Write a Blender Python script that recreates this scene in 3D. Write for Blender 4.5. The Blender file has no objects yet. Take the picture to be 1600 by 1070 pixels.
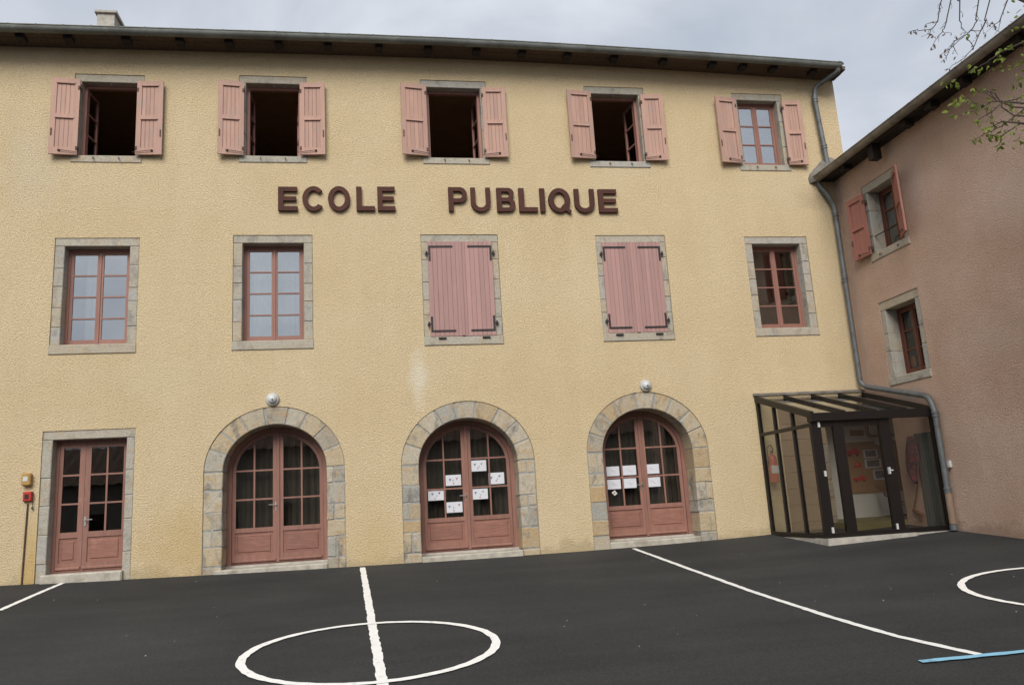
import bpy, bmesh, math, random
from mathutils import Vector, Matrix
from mathutils.geometry import tessellate_polygon
random.seed(7)
R = math.radians
scn = bpy.context.scene
col = scn.collection

# ------------------------------------------------------------------ camera
F_PX = 1242.74                      # focal length in pixels of the 1600 px wide photograph
YAW, PITCH, ROLL = R(9.9806), R(11.4541), R(-3.449)
CAM = Vector((0.0, -14.0, 0.86))
_f = Vector((math.sin(YAW) * math.cos(PITCH), math.cos(YAW) * math.cos(PITCH), math.sin(PITCH)))
_r0 = Vector((math.cos(YAW), -math.sin(YAW), 0))
_u0 = _r0.cross(_f)
_r = _r0 * math.cos(ROLL) + _u0 * math.sin(ROLL)
_u = -_r0 * math.sin(ROLL) + _u0 * math.cos(ROLL)
cd = bpy.data.cameras.new("camera")
cam = bpy.data.objects.new("camera", cd)
col.objects.link(cam)
cd.sensor_width = 36
cd.lens = F_PX * 36 / 1600
cd.clip_start = 0.1
cd.clip_end = 3000
m = Matrix((_r, _u, -_f)).transposed().to_4x4()
m.translation = CAM
cam.matrix_world = m
scn.camera = cam

# ------------------------------------------------------------------ world, sun, exposure
SUN_EL, SUN_AZ = R(40), R(-17)      # azimuth measured from -Y (behind the camera) towards +X
world = bpy.data.worlds.new("World")
scn.world = world
world.use_nodes = True
wn, wl = world.node_tree.nodes, world.node_tree.links
wn.clear()
wo = wn.new('ShaderNodeOutputWorld')
bg = wn.new('ShaderNodeBackground')
bg.inputs['Strength'].default_value = 0.068
sky = wn.new('ShaderNodeTexSky')
sky.sky_type = 'NISHITA'
sky.sun_disc = False
sky.sun_elevation = SUN_EL
sky.sun_rotation = math.pi - SUN_AZ
sky.dust_density = 2.0
tc = wn.new('ShaderNodeTexCoord')
mp = wn.new('ShaderNodeMapping')
mp.inputs['Location'].default_value = (0.35, 0.2, 0.0)
mp.inputs['Scale'].default_value = (1.0, 1.0, 2.0)
nz = wn.new('ShaderNodeTexNoise')
nz.inputs['Scale'].default_value = 2.3
nz.inputs['Detail'].default_value = 6
nz.inputs['Roughness'].default_value = 0.52
nz.inputs['Distortion'].default_value = 0.3
cr = wn.new('ShaderNodeValToRGB')
cr.color_ramp.elements[0].position = 0.33
cr.color_ramp.elements[0].color = (4.0, 4.5, 5.3, 1)
cr.color_ramp.elements[1].position = 0.68
cr.color_ramp.elements[1].color = (7.9, 8.2, 8.7, 1)
e = cr.color_ramp.elements.new(0.5)
e.color = (5.4, 5.8, 6.5, 1)
mx = wn.new('ShaderNodeMix')
mx.data_type = 'RGBA'
mx.inputs['Factor'].default_value = 0.9
wl.new(tc.outputs['Generated'], mp.inputs['Vector'])
wl.new(mp.outputs['Vector'], nz.inputs['Vector'])
wl.new(nz.outputs['Fac'], cr.inputs['Fac'])
wl.new(sky.outputs['Color'], mx.inputs[6])
wl.new(cr.outputs['Color'], mx.inputs[7])
wl.new(mx.outputs[2], bg.inputs['Color'])
wl.new(bg.outputs['Background'], wo.inputs['Surface'])

sl = bpy.data.lights.new("sun", 'SUN')
sl.energy = 2.1
sl.angle = R(38)
sl.color = (1.0, 0.96, 0.9)
sun = bpy.data.objects.new("sun", sl)
col.objects.link(sun)
sd = Vector((math.sin(SUN_AZ) * math.cos(SUN_EL), -math.cos(SUN_AZ) * math.cos(SUN_EL), math.sin(SUN_EL)))
sun.rotation_euler = sd.to_track_quat('Z', 'Y').to_euler()
sun.location = (6, -20, 20)

scn.view_settings.view_transform = 'Standard'
scn.view_settings.look = 'None'
scn.view_settings.gamma = 1
scn.view_settings.use_curve_mapping = False
scn.view_settings.exposure = 0.74

# ------------------------------------------------------------------ pixel -> place
XW = 9.339                          # plane of the wing's wall


def ray(u, v):
    return _f + _r * ((u - 800) / F_PX) + _u * ((535 - v) / F_PX)


def FY(u, v, Y=0.0):
    d = ray(u, v)
    return CAM + d * ((Y - CAM.y) / d.y)


def FX(u, v, X=XW):
    d = ray(u, v)
    return CAM + d * ((X - CAM.x) / d.x)


SY = 0.065


def gz(x, y):
    """height of the yard: falls gently away from the school, dished along the wall"""
    xc = max(-9, min(12, x))
    z0 = -0.02 + (0.00135 if xc < 3.2 else 0.004) * (xc - 3.2) ** 2
    yc = max(-16, min(0, y))
    k = 1 if y > -16 else 1
    return z0 + SY * yc * k


def GR(u, v):
    d = ray(u, v)
    t0, t1 = 1.0, 40.0
    for _ in range(60):
        t = (t0 + t1) / 2
        p = CAM + d * t
        if p.z > gz(p.x, p.y):
            t0 = t
        else:
            t1 = t
    return CAM + d * t0


# ------------------------------------------------------------------ materials
MATS = {}


def mat(name):
    mm = bpy.data.materials.new(name)
    mm.use_nodes = True
    n, l = mm.node_tree.nodes, mm.node_tree.links
    b = n['Principled BSDF']
    MATS[name] = mm
    return mm, n, l, b


def pos_noise(n, l, scale, detail=4, rough=0.55, vec=None, dist=0.0):
    g = n.new('ShaderNodeNewGeometry')
    t = n.new('ShaderNodeTexNoise')
    t.inputs['Scale'].default_value = scale
    t.inputs['Detail'].default_value = detail
    t.inputs['Roughness'].default_value = rough
    t.inputs['Distortion'].default_value = dist
    if vec:
        mpn = n.new('ShaderNodeMapping')
        mpn.inputs['Scale'].default_value = vec
        l.new(g.outputs['Position'], mpn.inputs['Vector'])
        l.new(mpn.outputs['Vector'], t.inputs['Vector'])
    else:
        l.new(g.outputs['Position'], t.inputs['Vector'])
    return t.outputs['Fac']


def ramp(n, l, fac, stops):
    c = n.new('ShaderNodeValToRGB')
    els = c.color_ramp.elements
    while len(els) < len(stops):
        els.new(0.5)
    for e_, (p, co) in zip(els, stops):
        e_.position = p
        e_.color = (*co, 1) if len(co) == 3 else co
    l.new(fac, c.inputs['Fac'])
    return c.outputs['Color']


def mixc(n, l, a, b, fac, mode='MIX'):
    x = n.new('ShaderNodeMix')
    x.data_type = 'RGBA'
    x.blend_type = mode
    for sock, val in ((x.inputs[0], fac), (x.inputs[6], a), (x.inputs[7], b)):
        if hasattr(val, 'links'):
            l.new(val, sock)
        elif isinstance(val, (int, float)):
            sock.default_value = val
        else:
            sock.default_value = (*val, 1)
    return x.outputs[2]


def math_(n, l, op, a, b=None, c=None):
    x = n.new('ShaderNodeMath')
    x.operation = op
    for i, val in enumerate((a, b, c)):
        if val is None:
            continue
        if hasattr(val, 'links'):
            l.new(val, x.inputs[i])
        else:
            x.inputs[i].default_value = val
    return x.outputs[0]


def bump(n, l, b, h, strength, dist):
    bp = n.new('ShaderNodeBump')
    bp.inputs['Strength'].default_value = strength
    bp.inputs['Distance'].default_value = dist
    l.new(h, bp.inputs['Height'])
    l.new(bp.outputs['Normal'], b.inputs['Normal'])


def blob(n, l, cx, cy, cz, rx, ry, rz):
    """soft mask round a place in the world: a stain with a shape of its own"""
    g = n.new('ShaderNodeNewGeometry')
    t = n.new('ShaderNodeTexNoise')
    t.inputs['Scale'].default_value = 3.0
    t.inputs['Detail'].default_value = 3
    l.new(g.outputs['Position'], t.inputs['Vector'])
    mp_ = n.new('ShaderNodeMapping')
    mp_.vector_type = 'TEXTURE'
    mp_.inputs['Location'].default_value = (cx, cy, cz)
    mp_.inputs['Scale'].default_value = (rx, ry, rz)
    l.new(g.outputs['Position'], mp_.inputs['Vector'])
    ln = n.new('ShaderNodeVectorMath')
    ln.operation = 'LENGTH'
    l.new(mp_.outputs['Vector'], ln.inputs[0])
    d = math_(n, l, 'MULTIPLY_ADD', t.outputs['Fac'], 0.9, ln.outputs['Value'])
    d = math_(n, l, 'SUBTRACT', 1.45, d)
    d = math_(n, l, 'MULTIPLY', d, 1.4)
    x = n.new('ShaderNodeClamp')
    l.new(d, x.inputs['Value'])
    return x.outputs[0]


def stucco(name, base, dark, light, extra=()):
    mm, n, l, b = mat(name)
    big = pos_noise(n, l, 0.55, 5, 0.6)
    c = ramp(n, l, big, [(0.3, dark), (0.5, base), (0.72, light)])
    streak = pos_noise(n, l, 1.0, 4, 0.6, vec=(2.2, 2.2, 0.35))
    c = mixc(n, l, c, ramp(n, l, streak, [(0.35, (0.95, 0.94, 0.93)), (0.6, (1.02, 1.02, 1.02))]), 0.45, 'MULTIPLY')
    fine = pos_noise(n, l, 38, 4, 0.66, vec=(1, 1, 1.2), dist=0.35)
    c = mixc(n, l, c, ramp(n, l, fine, [(0.32, (0.78, 0.76, 0.72)), (0.62, (1.09, 1.09, 1.09))]), 0.85, 'MULTIPLY')
    sx_ = n.new('ShaderNodeSeparateXYZ')
    gp_ = n.new('ShaderNodeNewGeometry')
    l.new(gp_.outputs['Position'], sx_.inputs[0])
    edge = pos_noise(n, l, 2.6, 5, 0.7)
    hgt = math_(n, l, 'MULTIPLY_ADD', edge, -0.9, sx_.outputs['Z'])
    c = mixc(n, l, c, tuple(x * 0.72 for x in dark), ramp(n, l, math_(n, l, 'ADD', hgt, 0.5), [(0.08, (0.75, 0.75, 0.75)), (0.24, (0, 0, 0))]))
    for (args, colr, amt) in extra:
        msk = blob(n, l, *args)
        c = mixc(n, l, c, colr, math_(n, l, 'MULTIPLY', msk, amt))
    l.new(c, b.inputs['Base Color'])
    b.inputs['Roughness'].default_value = 0.95
    b.inputs['Specular IOR Level'].default_value = 0.15
    f2 = pos_noise(n, l, 60, 2, 0.6)
    h = math_(n, l, 'MULTIPLY_ADD', f2, 0.3, fine)
    bump(n, l, b, h, 1.0, 0.035)
    return mm


STAIN = FY(655, 590)
stucco('stucco_yellow', (0.69, 0.555, 0.35), (0.655, 0.52, 0.315), (0.715, 0.585, 0.385), extra=[
    ((STAIN.x, 0, STAIN.z, 0.22, 1, 0.62), (0.80, 0.74, 0.60), 0.6),
    ((-3.6, 0, 3.25, 0.8, 1, 0.5), (0.66, 0.57, 0.38), 0.35),
    ((-5.75, 0, 7.1, 0.6, 1, 1.1), (0.62, 0.54, 0.40), 0.4),
    ((-3.1, 0, 0.5, 0.9, 1, 0.9), (0.55, 0.38, 0.16), 0.45),
    ((-0.05, 0, 0.35, 0.5, 1, 0.7), (0.57, 0.42, 0.19), 0.3),
    ((-5.4, 0, 0.3, 0.2, 1, 1.0), (0.56, 0.36, 0.10), 0.6),
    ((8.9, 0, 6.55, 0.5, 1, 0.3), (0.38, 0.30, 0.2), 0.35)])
PAT = FX(1425, 598)
stucco('stucco_pink', (0.61, 0.435, 0.34), (0.53, 0.36, 0.265), (0.69, 0.52, 0.43), extra=[
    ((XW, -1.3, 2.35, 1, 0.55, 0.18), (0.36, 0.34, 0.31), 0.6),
    ((XW, -4.2, 4.9, 1, 1.5, 0.6), (0.70, 0.54, 0.46), 0.45), ((XW, -3.2, 3.0, 1, 1.2, 0.5), (0.66, 0.52, 0.45), 0.35), ((XW, -3.0, 6.2, 1, 1.6, 0.35), (0.50, 0.36, 0.24), 0.4)])


def stone_mat(name, palette, k1=0.7, k2=0.8):
    mm, n, l, b = mat(name)
    oi = n.new('ShaderNodeObjectInfo')
    k = len(palette)
    c1 = ramp(n, l, oi.outputs['Random'], [((i + 0.5) / k, p) for i, p in enumerate(palette)])
    sp = pos_noise(n, l, 5.5, 6, 0.65)
    c = mixc(n, l, c1, (0.44, 0.29, 0.14), ramp(n, l, sp, [(0.50, (0, 0, 0)), (0.68, (k1, k1, k1))]))
    sp2 = pos_noise(n, l, 3.1, 6, 0.7, vec=(1.3, 1, 0.8))
    c = mixc(n, l, c, (0.16, 0.155, 0.14), ramp(n, l, sp2, [(0.52, (0, 0, 0)), (0.66, (k2, k2, k2))]))
    gr = pos_noise(n, l, 42, 4, 0.7)
    c = mixc(n, l, c, ramp(n, l, gr, [(0.3, (0.72, 0.71, 0.7)), (0.65, (1.12, 1.12, 1.12))]), 0.8, 'MULTIPLY')
    l.new(c, b.inputs['Base Color'])
    b.inputs['Roughness'].default_value = 0.92
    b.inputs['Specular IOR Level'].default_value = 0.2
    bump(n, l, b, math_(n, l, 'ADD', gr, sp), 0.7, 0.02)


stone_mat('stone', [(0.40, 0.38, 0.32), (0.44, 0.40, 0.325), (0.38, 0.37, 0.335), (0.45, 0.39, 0.295), (0.41, 0.395, 0.355)], 0.4, 0.5)
stone_mat('stone_arch', [(0.46, 0.40, 0.30), (0.48, 0.385, 0.25), (0.41, 0.375, 0.30), (0.45, 0.33, 0.185), (0.33, 0.325, 0.295), (0.47, 0.42, 0.33)])


def plain(name, colr, rough=0.7, var=0.12, scale=8, vec=None, metal=0.0, bmp=0.0, spec=0.4, bscale=40, dirt=None):
    mm, n, l, b = mat(name)
    t = pos_noise(n, l, scale, 5, 0.6, vec=vec)
    lo = tuple(x * (1 - var) for x in colr)
    hi = tuple(min(1, x * (1 + var)) for x in colr)
    c = ramp(n, l, t, [(0.3, lo), (0.7, hi)])
    if dirt:
        t2 = pos_noise(n, l, dirt[1], 6, 0.7)
        c = mixc(n, l, c, dirt[0], ramp(n, l, t2, [(dirt[2], (0, 0, 0)), (dirt[2] + 0.14, (dirt[3],) * 3)]))
    if 'paint' in name or 'shutter' in name:
        oi_ = n.new('ShaderNodeObjectInfo')
        c = mixc(n, l, c, ramp(n, l, oi_.outputs['Random'], [(0.0, (0.90, 0.90, 0.91)), (1.0, (1.08, 1.07, 1.06))]), 1.0, 'MULTIPLY')
    l.new(c, b.inputs['Base Color'])
    b.inputs['Roughness'].default_value = rough
    b.inputs['Metallic'].default_value = metal
    b.inputs['Specular IOR Level'].default_value = spec
    if bmp:
        bump(n, l, b, pos_noise(n, l, bscale, 3, 0.6, vec=vec), bmp, 0.01)
    return mm


plain('mortar', (0.30, 0.295, 0.27), 0.95, 0.2, 20, bmp=0.5)
plain('shutter_paint', (0.43, 0.265, 0.208), 0.65, 0.10, 6, vec=(3, 3, 0.4), bmp=0.15, spec=0.3, dirt=((0.37, 0.27, 0.23), 5.0, 0.52, 0.7))
plain('shutter_rose', (0.375, 0.225, 0.205), 0.6, 0.06, 5, vec=(3, 3, 0.4), bmp=0.1, spec=0.3, dirt=((0.22, 0.11, 0.1), 22.0, 0.70, 0.6))
plain('shutter_red', (0.33, 0.14, 0.11), 0.65, 0.10, 6, vec=(3, 3, 0.4), bmp=0.1, spec=0.3)
plain('door_paint', (0.255, 0.128, 0.097), 0.55, 0.14, 5, vec=(4, 4, 0.6), bmp=0.15, spec=0.35, dirt=((0.36, 0.2, 0.15), 4.0, 0.6, 0.5))
plain('door_panel_paint', (0.25, 0.12, 0.09), 0.6, 0.2, 6, vec=(1, 1, 9), bmp=0.3, spec=0.3, dirt=((0.38, 0.22, 0.17), 7.0, 0.6, 0.6))
plain('window_paint', (0.265, 0.13, 0.10), 0.5, 0.10, 6, vec=(3, 3, 0.5), spec=0.35)
plain('window_paint_dark', (0.13, 0.045, 0.03), 0.5, 0.10, 6, vec=(3, 3, 0.5), spec=0.35)
plain('window_paint_rose', (0.34, 0.17, 0.14), 0.6, 0.12, 6, vec=(3, 3, 0.5), spec=0.35)
plain('iron', (0.022, 0.018, 0.018), 0.6, 0.3, 20)
plain('rusty_iron', (0.085, 0.05, 0.035), 0.8, 0.4, 30)
plain('zinc', (0.17, 0.185, 0.19), 0.5, 0.25, 5, metal=0.55, dirt=((0.10, 0.09, 0.075), 3.0, 0.5, 0.8))
plain('zinc_eave', (0.17, 0.18, 0.165), 0.6, 0.25, 3, metal=0.25, dirt=((0.12, 0.115, 0.10), 2.0, 0.5, 0.8))
plain('zinc_wing', (0.22, 0.195, 0.16), 0.6, 0.25, 3, metal=0.25, dirt=((0.10, 0.09, 0.07), 2.0, 0.5, 0.8))
plain('cement', (0.17, 0.155, 0.135), 0.95, 0.3, 7, bmp=0.7, bscale=25, dirt=((0.12, 0.11, 0.10), 5.0, 0.5, 0.7))
plain('timber_dark', (0.02, 0.015, 0.012), 0.8, 0.3, 8, vec=(1, 4, 4))
plain('soffit_board', (0.085, 0.058, 0.04), 0.85, 0.3, 8, vec=(4, 1, 1))
plain('tile', (0.30, 0.18, 0.12), 0.85, 0.35, 6, bmp=0.4, dirt=((0.2, 0.19, 0.16), 5.0, 0.5, 0.8))
plain('letter_paint', (0.075, 0.031, 0.023), 0.75, 0.15, 6, spec=0.2)
plain('aluminium_brown', (0.009, 0.007, 0.0065), 0.42, 0.15, 6, spec=0.4)
plain('concrete', (0.40, 0.375, 0.33), 0.9, 0.2, 9, bmp=0.5, dirt=((0.22, 0.2, 0.17), 4.0, 0.55, 0.7))
plain('white_wall', (0.74, 0.72, 0.67), 0.9, 0.05, 3)
plain('interior_plaster', (0.40, 0.32, 0.25), 0.9, 0.1, 3)
plain('interior_ceiling', (0.42, 0.28, 0.17), 0.9, 0.1, 3)
plain('lino_olive', (0.19, 0.17, 0.065), 0.6, 0.1, 3)
plain('cladding_brown', (0.235, 0.15, 0.10), 0.8, 0.12, 6, vec=(.5, 1, 6), bmp=.3)
plain('cork', (0.36, 0.21, 0.10), 0.95, 0.15, 40)
plain('dark_curtain', (0.17, 0.145, 0.13), 0.9, 0.3, 10, vec=(3, 1, 0.2))
plain('net_curtain', (0.62, 0.62, 0.6), 0.9, 0.1, 10)
plain('paper', (0.60, 0.61, 0.65), 0.8, 0.03, 10)
plain('ink_blue', (0.10, 0.14, 0.25), 0.8, 0.2, 30)
plain('ink_red', (0.45, 0.12, 0.10), 0.8, 0.2, 30)
plain('ink_green', (0.25, 0.32, 0.2), 0.8, 0.2, 30)
plain('red_enamel', (0.42, 0.028, 0.02), 0.35, 0.1, 8, spec=0.5)
plain('red_card', (0.55, 0.03, 0.02), 0.7, 0.1, 8)
plain('orange_card', (0.75, 0.25, 0.04), 0.7, 0.1, 8)
plain('photo_print', (0.12, 0.12, 0.13), 0.4, 0.9, 22)
plain('black_rubber', (0.012, 0.012, 0.012), 0.6, 0.2, 8)
plain('ochre_plastic', (0.40, 0.24, 0.07), 0.6, 0.2, 9)
plain('white_plastic', (0.52, 0.53, 0.52), 0.35, 0.06, 9, dirt=((0.45, 0.45, 0.42), 12.0, 0.58, 0.5))
plain('grey_plastic', (0.42, 0.41, 0.38), 0.5, 0.1, 9)
plain('steel', (0.5, 0.49, 0.47), 0.35, 0.1, 9, metal=0.9)
plain('rail_wood', (0.16, 0.075, 0.035), 0.5, 0.2, 9)
plain('pipe_red_brown', (0.14, 0.06, 0.04), 0.5, 0.2, 9)
plain('pipe_blue_grey', (0.13, 0.138, 0.14), 0.55, 0.2, 4, metal=0.3, dirt=((0.07, 0.065, 0.06), 5.0, 0.52, 0.7))
plain('pipe_tan', (0.24, 0.165, 0.115), 0.7, 0.15, 9)
plain('door_grey_green', (0.10, 0.11, 0.10), 0.7, 0.1, 3)
plain('scarf', (0.10, 0.06, 0.07), 0.95, 0.7, 18, dirt=((0.32, 0.05, 0.04), 9.0, 0.5, 0.9))
plain('bark', (0.085, 0.07, 0.055), 0.95, 0.3, 20, bmp=0.5)
plain('twig_bark', (0.06, 0.045, 0.035), 0.9, 0.3, 30)
plain('white_paint', (0.74, 0.73, 0.70), 0.85, 0.05, 12, bmp=0.35, bscale=120, dirt=((0.30, 0.30, 0.29), 16.0, 0.56, 0.75))
plain('blue_paint', (0.20, 0.42, 0.56), 0.85, 0.1, 12, dirt=((0.10, 0.14, 0.17), 10.0, 0.55, 0.7))
plain('far_wall', (0.40, 0.36, 0.29), 0.95, 0.1, 1)
plain('step_stone', (0.40, 0.37, 0.31), 0.9, 0.2, 9, bmp=0.5, dirt=((0.24, 0.2, 0.15), 4.0, 0.52, 0.7))

# asphalt
mm, n, l, b = mat('asphalt')
big = pos_noise(n, l, 0.45, 6, 0.6)
c = ramp(n, l, big, [(0.3, (0.025, 0.026, 0.027)), (0.7, (0.042, 0.042, 0.041))])
bandn = pos_noise(n, l, 1.0, 4, 0.6, vec=(0.12, 1.2, 1))
c = mixc(n, l, c, ramp(n, l, bandn, [(0.35, (0.78, 0.78, 0.79)), (0.65, (1.16, 1.16, 1.15))]), 0.8, 'MULTIPLY')
ag = pos_noise(n, l, 38, 4, 0.75)
c = mixc(n, l, c, ramp(n, l, ag, [(0.35, (0.72, 0.72, 0.72)), (0.5, (1, 1, 1)), (0.68, (1.45, 1.45, 1.42))]), 0.8, 'MULTIPLY')
gr = pos_noise(n, l, 110, 3, 0.7)
c = mixc(n, l, c, ramp(n, l, gr, [(0.3, (0.45, 0.45, 0.45)), (0.7, (1.6, 1.6, 1.6))]), 0.8, 'MULTIPLY')
l.new(c, b.inputs['Base Color'])
b.inputs['Roughness'].default_value = 0.85
b.inputs['Specular IOR Level'].default_value = 0.25
bump(n, l, b, gr, 0.8, 0.012)

# letters of the leaf: thin translucent
mm, n, l, b = mat('leaf')
oi = pos_noise(n, l, 9, 2)
c = ramp(n, l, oi, [(0.35, (0.09, 0.12, 0.02)), (0.65, (0.24, 0.30, 0.045))])
l.new(c, b.inputs['Base Color'])
b.inputs['Roughness'].default_value = 0.6
tr = n.new('ShaderNodeBsdfTranslucent')
l.new(c, tr.inputs['Color'])
ms = n.new('ShaderNodeMixShader')
ms.inputs[0].default_value = 0.4
l.new(b.outputs[0], ms.inputs[1])
l.new(tr.outputs[0], ms.inputs[2])
l.new(ms.outputs[0], n['Material Output'].inputs['Surface'])
plain('leaf_bud', (0.11, 0.075, 0.05), 0.7, 0.3, 20)


def glass(name, base_refl, tint, wav=0.0):
    mm, n, l, b = mat(name)
    n.remove(b)
    fr = n.new('ShaderNodeFresnel')
    gb_ = n.new('ShaderNodeNewGeometry')
    # the pane's back face meets the ray from inside: keep the same reflectance there
    l.new(math_(n, l, 'MULTIPLY_ADD', gb_.outputs['Backfacing'], 1 / 1.5 - 1.5, 1.5), fr.inputs['IOR'])
    t = n.new('ShaderNodeBsdfTransparent')
    t.inputs['Color'].default_value = (*tint, 1)
    g = n.new('ShaderNodeBsdfGlossy')
    g.inputs['Roughness'].default_value = 0.012
    g.inputs['Color'].default_value = (0.95, 0.97, 1, 1)
    fac = math_(n, l, 'ADD', fr.outputs[0], base_refl)
    x = n.new('ShaderNodeMixShader')
    l.new(fac, x.inputs[0])
    l.new(t.outputs[0], x.inputs[1])
    l.new(g.outputs[0], x.inputs[2])
    l.new(x.outputs[0], n['Material Output'].inputs['Surface'])
    if wav:
        bp = n.new('ShaderNodeBump')
        bp.inputs['Strength'].default_value = wav
        bp.inputs['Distance'].default_value = 0.02
        l.new(pos_noise(n, l, 2.2, 1, 0.4), bp.inputs['Height'])
        l.new(bp.outputs[0], g.inputs['Normal'])


glass('glass_bright', 0.31, (0.75, 0.78, 0.78), 0.08)
glass('glass_mid', 0.14, (0.7, 0.72, 0.7), 0.06)
glass('glass_dark', 0.02, (0.68, 0.68, 0.65), 0.05)
glass('glass_porch', 0.0, (0.875, 0.87, 0.86), 0.0)
glass('glass_roof', 0.04, (0.80, 0.80, 0.79), 0.0)


# ------------------------------------------------------------------ mesh helpers
class MB:
    def __init__(self):
        self.v, self.f = [], []

    def add(self, vs, fs):
        o = len(self.v)
        self.v += [tuple(p) for p in vs]
        self.f += [tuple(i + o for i in f) for f in fs]
        return self

    def box(self, x0, x1, y0, y1, z0, z1):
        vs = [(x, y, z) for z in (z0, z1) for y in (y0, y1) for x in (x0, x1)]
        return self.add(vs, [(0, 1, 5, 4), (3, 2, 6, 7), (2, 0, 4, 6), (1, 3, 7, 5), (4, 5, 7, 6), (2, 3, 1, 0)])

    def cbox(self, x0, x1, y0, y1, z0, z1, c=0.006):
        """box whose front (low y) edges are chamfered"""
        return self.prism([(x0, z0), (x1, z0), (x1, z1), (x0, z1)], y0, y1, c)

    def prism(self, poly, y0, y1, c=0.0):
        """2D outline (x, z) pushed from y0 (front) to y1 with an optional front chamfer"""
        k = len(poly)
        if c:
            cx = sum(p[0] for p in poly) / k
            cz = sum(p[1] for p in poly) / k
            ins = []
            for i in range(k):
                a, b_, d = Vector(poly[i - 1]), Vector(poly[i]), Vector(poly[(i + 1) % k])
                e1 = (b_ - a).normalized() if (b_ - a).length > 1e-9 else Vector((1, 0))
                e2 = (d - b_).normalized() if (d - b_).length > 1e-9 else e1
                n1, n2 = Vector((-e1.y, e1.x)), Vector((-e2.y, e2.x))
                nn = n1 + n2
                if nn.length < 1e-6:
                    nn = n1
                nn = nn.normalized() / max(0.4, nn.normalized().dot(n1))
                p1 = b_ + nn * c
                p2 = b_ - nn * c
                ce = Vector((cx, cz))
                ins.append(p1 if (p1 - ce).length < (p2 - ce).length else p2)
            vs = [(p.x, y0, p.y) for p in ins] + [(p[0], y0 + c, p[1]) for p in poly] + [(p[0], y1, p[1]) for p in poly]
            fs = [tuple(range(k))]
            for r_ in (0, k):
                for i in range(k):
                    j = (i + 1) % k
                    fs.append((r_ + i, r_ + k + i, r_ + k + j, r_ + j))
            fs.append(tuple(range(3 * k - 1, 2 * k - 1, -1)))
            return self.add(vs, fs)
        vs = [(p[0], y0, p[1]) for p in poly] + [(p[0], y1, p[1]) for p in poly]
        fs = [tuple(range(k)), tuple(range(2 * k - 1, k - 1, -1))]
        for i in range(k):
            j = (i + 1) % k
            fs.append((i, k + i, k + j, j))
        return self.add(vs, fs)

    def plate(self, outer, holes, y0, y1):
        """flat board with holes, front at y0, back at y1"""
        loops = [outer] + list(holes)
        tris = tessellate_polygon([[Vector((p[0], p[1], 0)) for p in lp] for lp in loops])
        flat = [p for lp in loops for p in lp]
        k = len(flat)
        vs = [(p[0], y0, p[1]) for p in flat] + [(p[0], y1, p[1]) for p in flat]
        fs = []
        for t in tris:
            fs.append(tuple(t))
            fs.append(tuple(i + k for i in reversed(t)))
        o = 0
        for lp in loops:
            q = len(lp)
            for i in range(q):
                a, b_ = o + i, o + (i + 1) % q
                fs.append((a, b_, b_ + k, a + k))
            o += q
        return self.add(vs, fs)

    def tube(self, path, r, nseg=10, cap=True):
        pts = [Vector(p) for p in path]
        rs = r if isinstance(r, (list, tuple)) else [r] * len(pts)
        vs, fs = [], []
        prev = None
        for i, p in enumerate(pts):
            d = (pts[min(i + 1, len(pts) - 1)] - pts[max(i - 1, 0)]).normalized()
            if prev is None:
                a = d.orthogonal().normalized()
            else:
                a = (prev - d * prev.dot(d))
                a = a.normalized() if a.length > 1e-6 else d.orthogonal().normalized()
            prev = a
            b_ = d.cross(a)
            for s in range(nseg):
                t = 2 * math.pi * s / nseg
                vs.append(p + (a * math.cos(t) + b_ * math.sin(t)) * rs[i])
        for i in range(len(pts) - 1):
            for s in range(nseg):
                s2 = (s + 1) % nseg
                fs.append((i * nseg + s, i * nseg + s2, (i + 1) * nseg + s2, (i + 1) * nseg + s))
        if cap:
            fs.append(tuple(range(nseg - 1, -1, -1)))
            fs.append(tuple(range((len(pts) - 1) * nseg, len(pts) * nseg)))
        return self.add(vs, fs)

    def lathe(self, centre, axis, prof, nseg=20):
        """prof: list of (radius, height along axis)"""
        c0, ax = Vector(centre), Vector(axis).normalized()
        a = ax.orthogonal().normalized()
        b_ = ax.cross(a)
        vs, fs = [], []
        for (r_, h) in prof:
            for s in range(nseg):
                t = 2 * math.pi * s / nseg
                vs.append(c0 + ax * h + (a * math.cos(t) + b_ * math.sin(t)) * max(r_, 1e-4))
        for i in range(len(prof) - 1):
            for s in range(nseg):
                s2 = (s + 1) % nseg
                fs.append((i * nseg + s, i * nseg + s2, (i + 1) * nseg + s2, (i + 1) * nseg + s))
        fs.append(tuple(range(nseg - 1, -1, -1)))
        fs.append(tuple(range((len(prof) - 1) * nseg, len(prof) * nseg)))
        return self.add(vs, fs)

    def turned(self, hinge, ang, start=0):
        """turn everything added since start about a vertical axis through hinge (x, y)"""
        ca, sa = math.cos(ang), math.sin(ang)
        for i in range(start, len(self.v)):
            x, y, z = self.v[i]
            dx, dy = x - hinge[0], y - hinge[1]
            self.v[i] = (hinge[0] + dx * ca - dy * sa, hinge[1] + dx * sa + dy * ca, z)
        return self

    def mesh(self, name, material, smooth=False):
        me = bpy.data.meshes.new(name)
        me.from_pydata(self.v, [], self.f)
        bm = bmesh.new()
        bm.from_mesh(me)
        bmesh.ops.recalc_face_normals(bm, faces=bm.faces)
        bm.to_mesh(me)
        bm.free()
        if smooth:
            for p in me.polygons:
                p.use_smooth = True
            try:
                me.set_sharp_from_angle(angle=R(40))
            except Exception:
                pass
        me.materials.append(MATS[material])
        return me

    def build(self, name, material, parent=None, smooth=False):
        o = bpy.data.objects.new(name, self.mesh(name, material, smooth))
        col.objects.link(o)
        o.parent = parent
        return o


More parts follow.
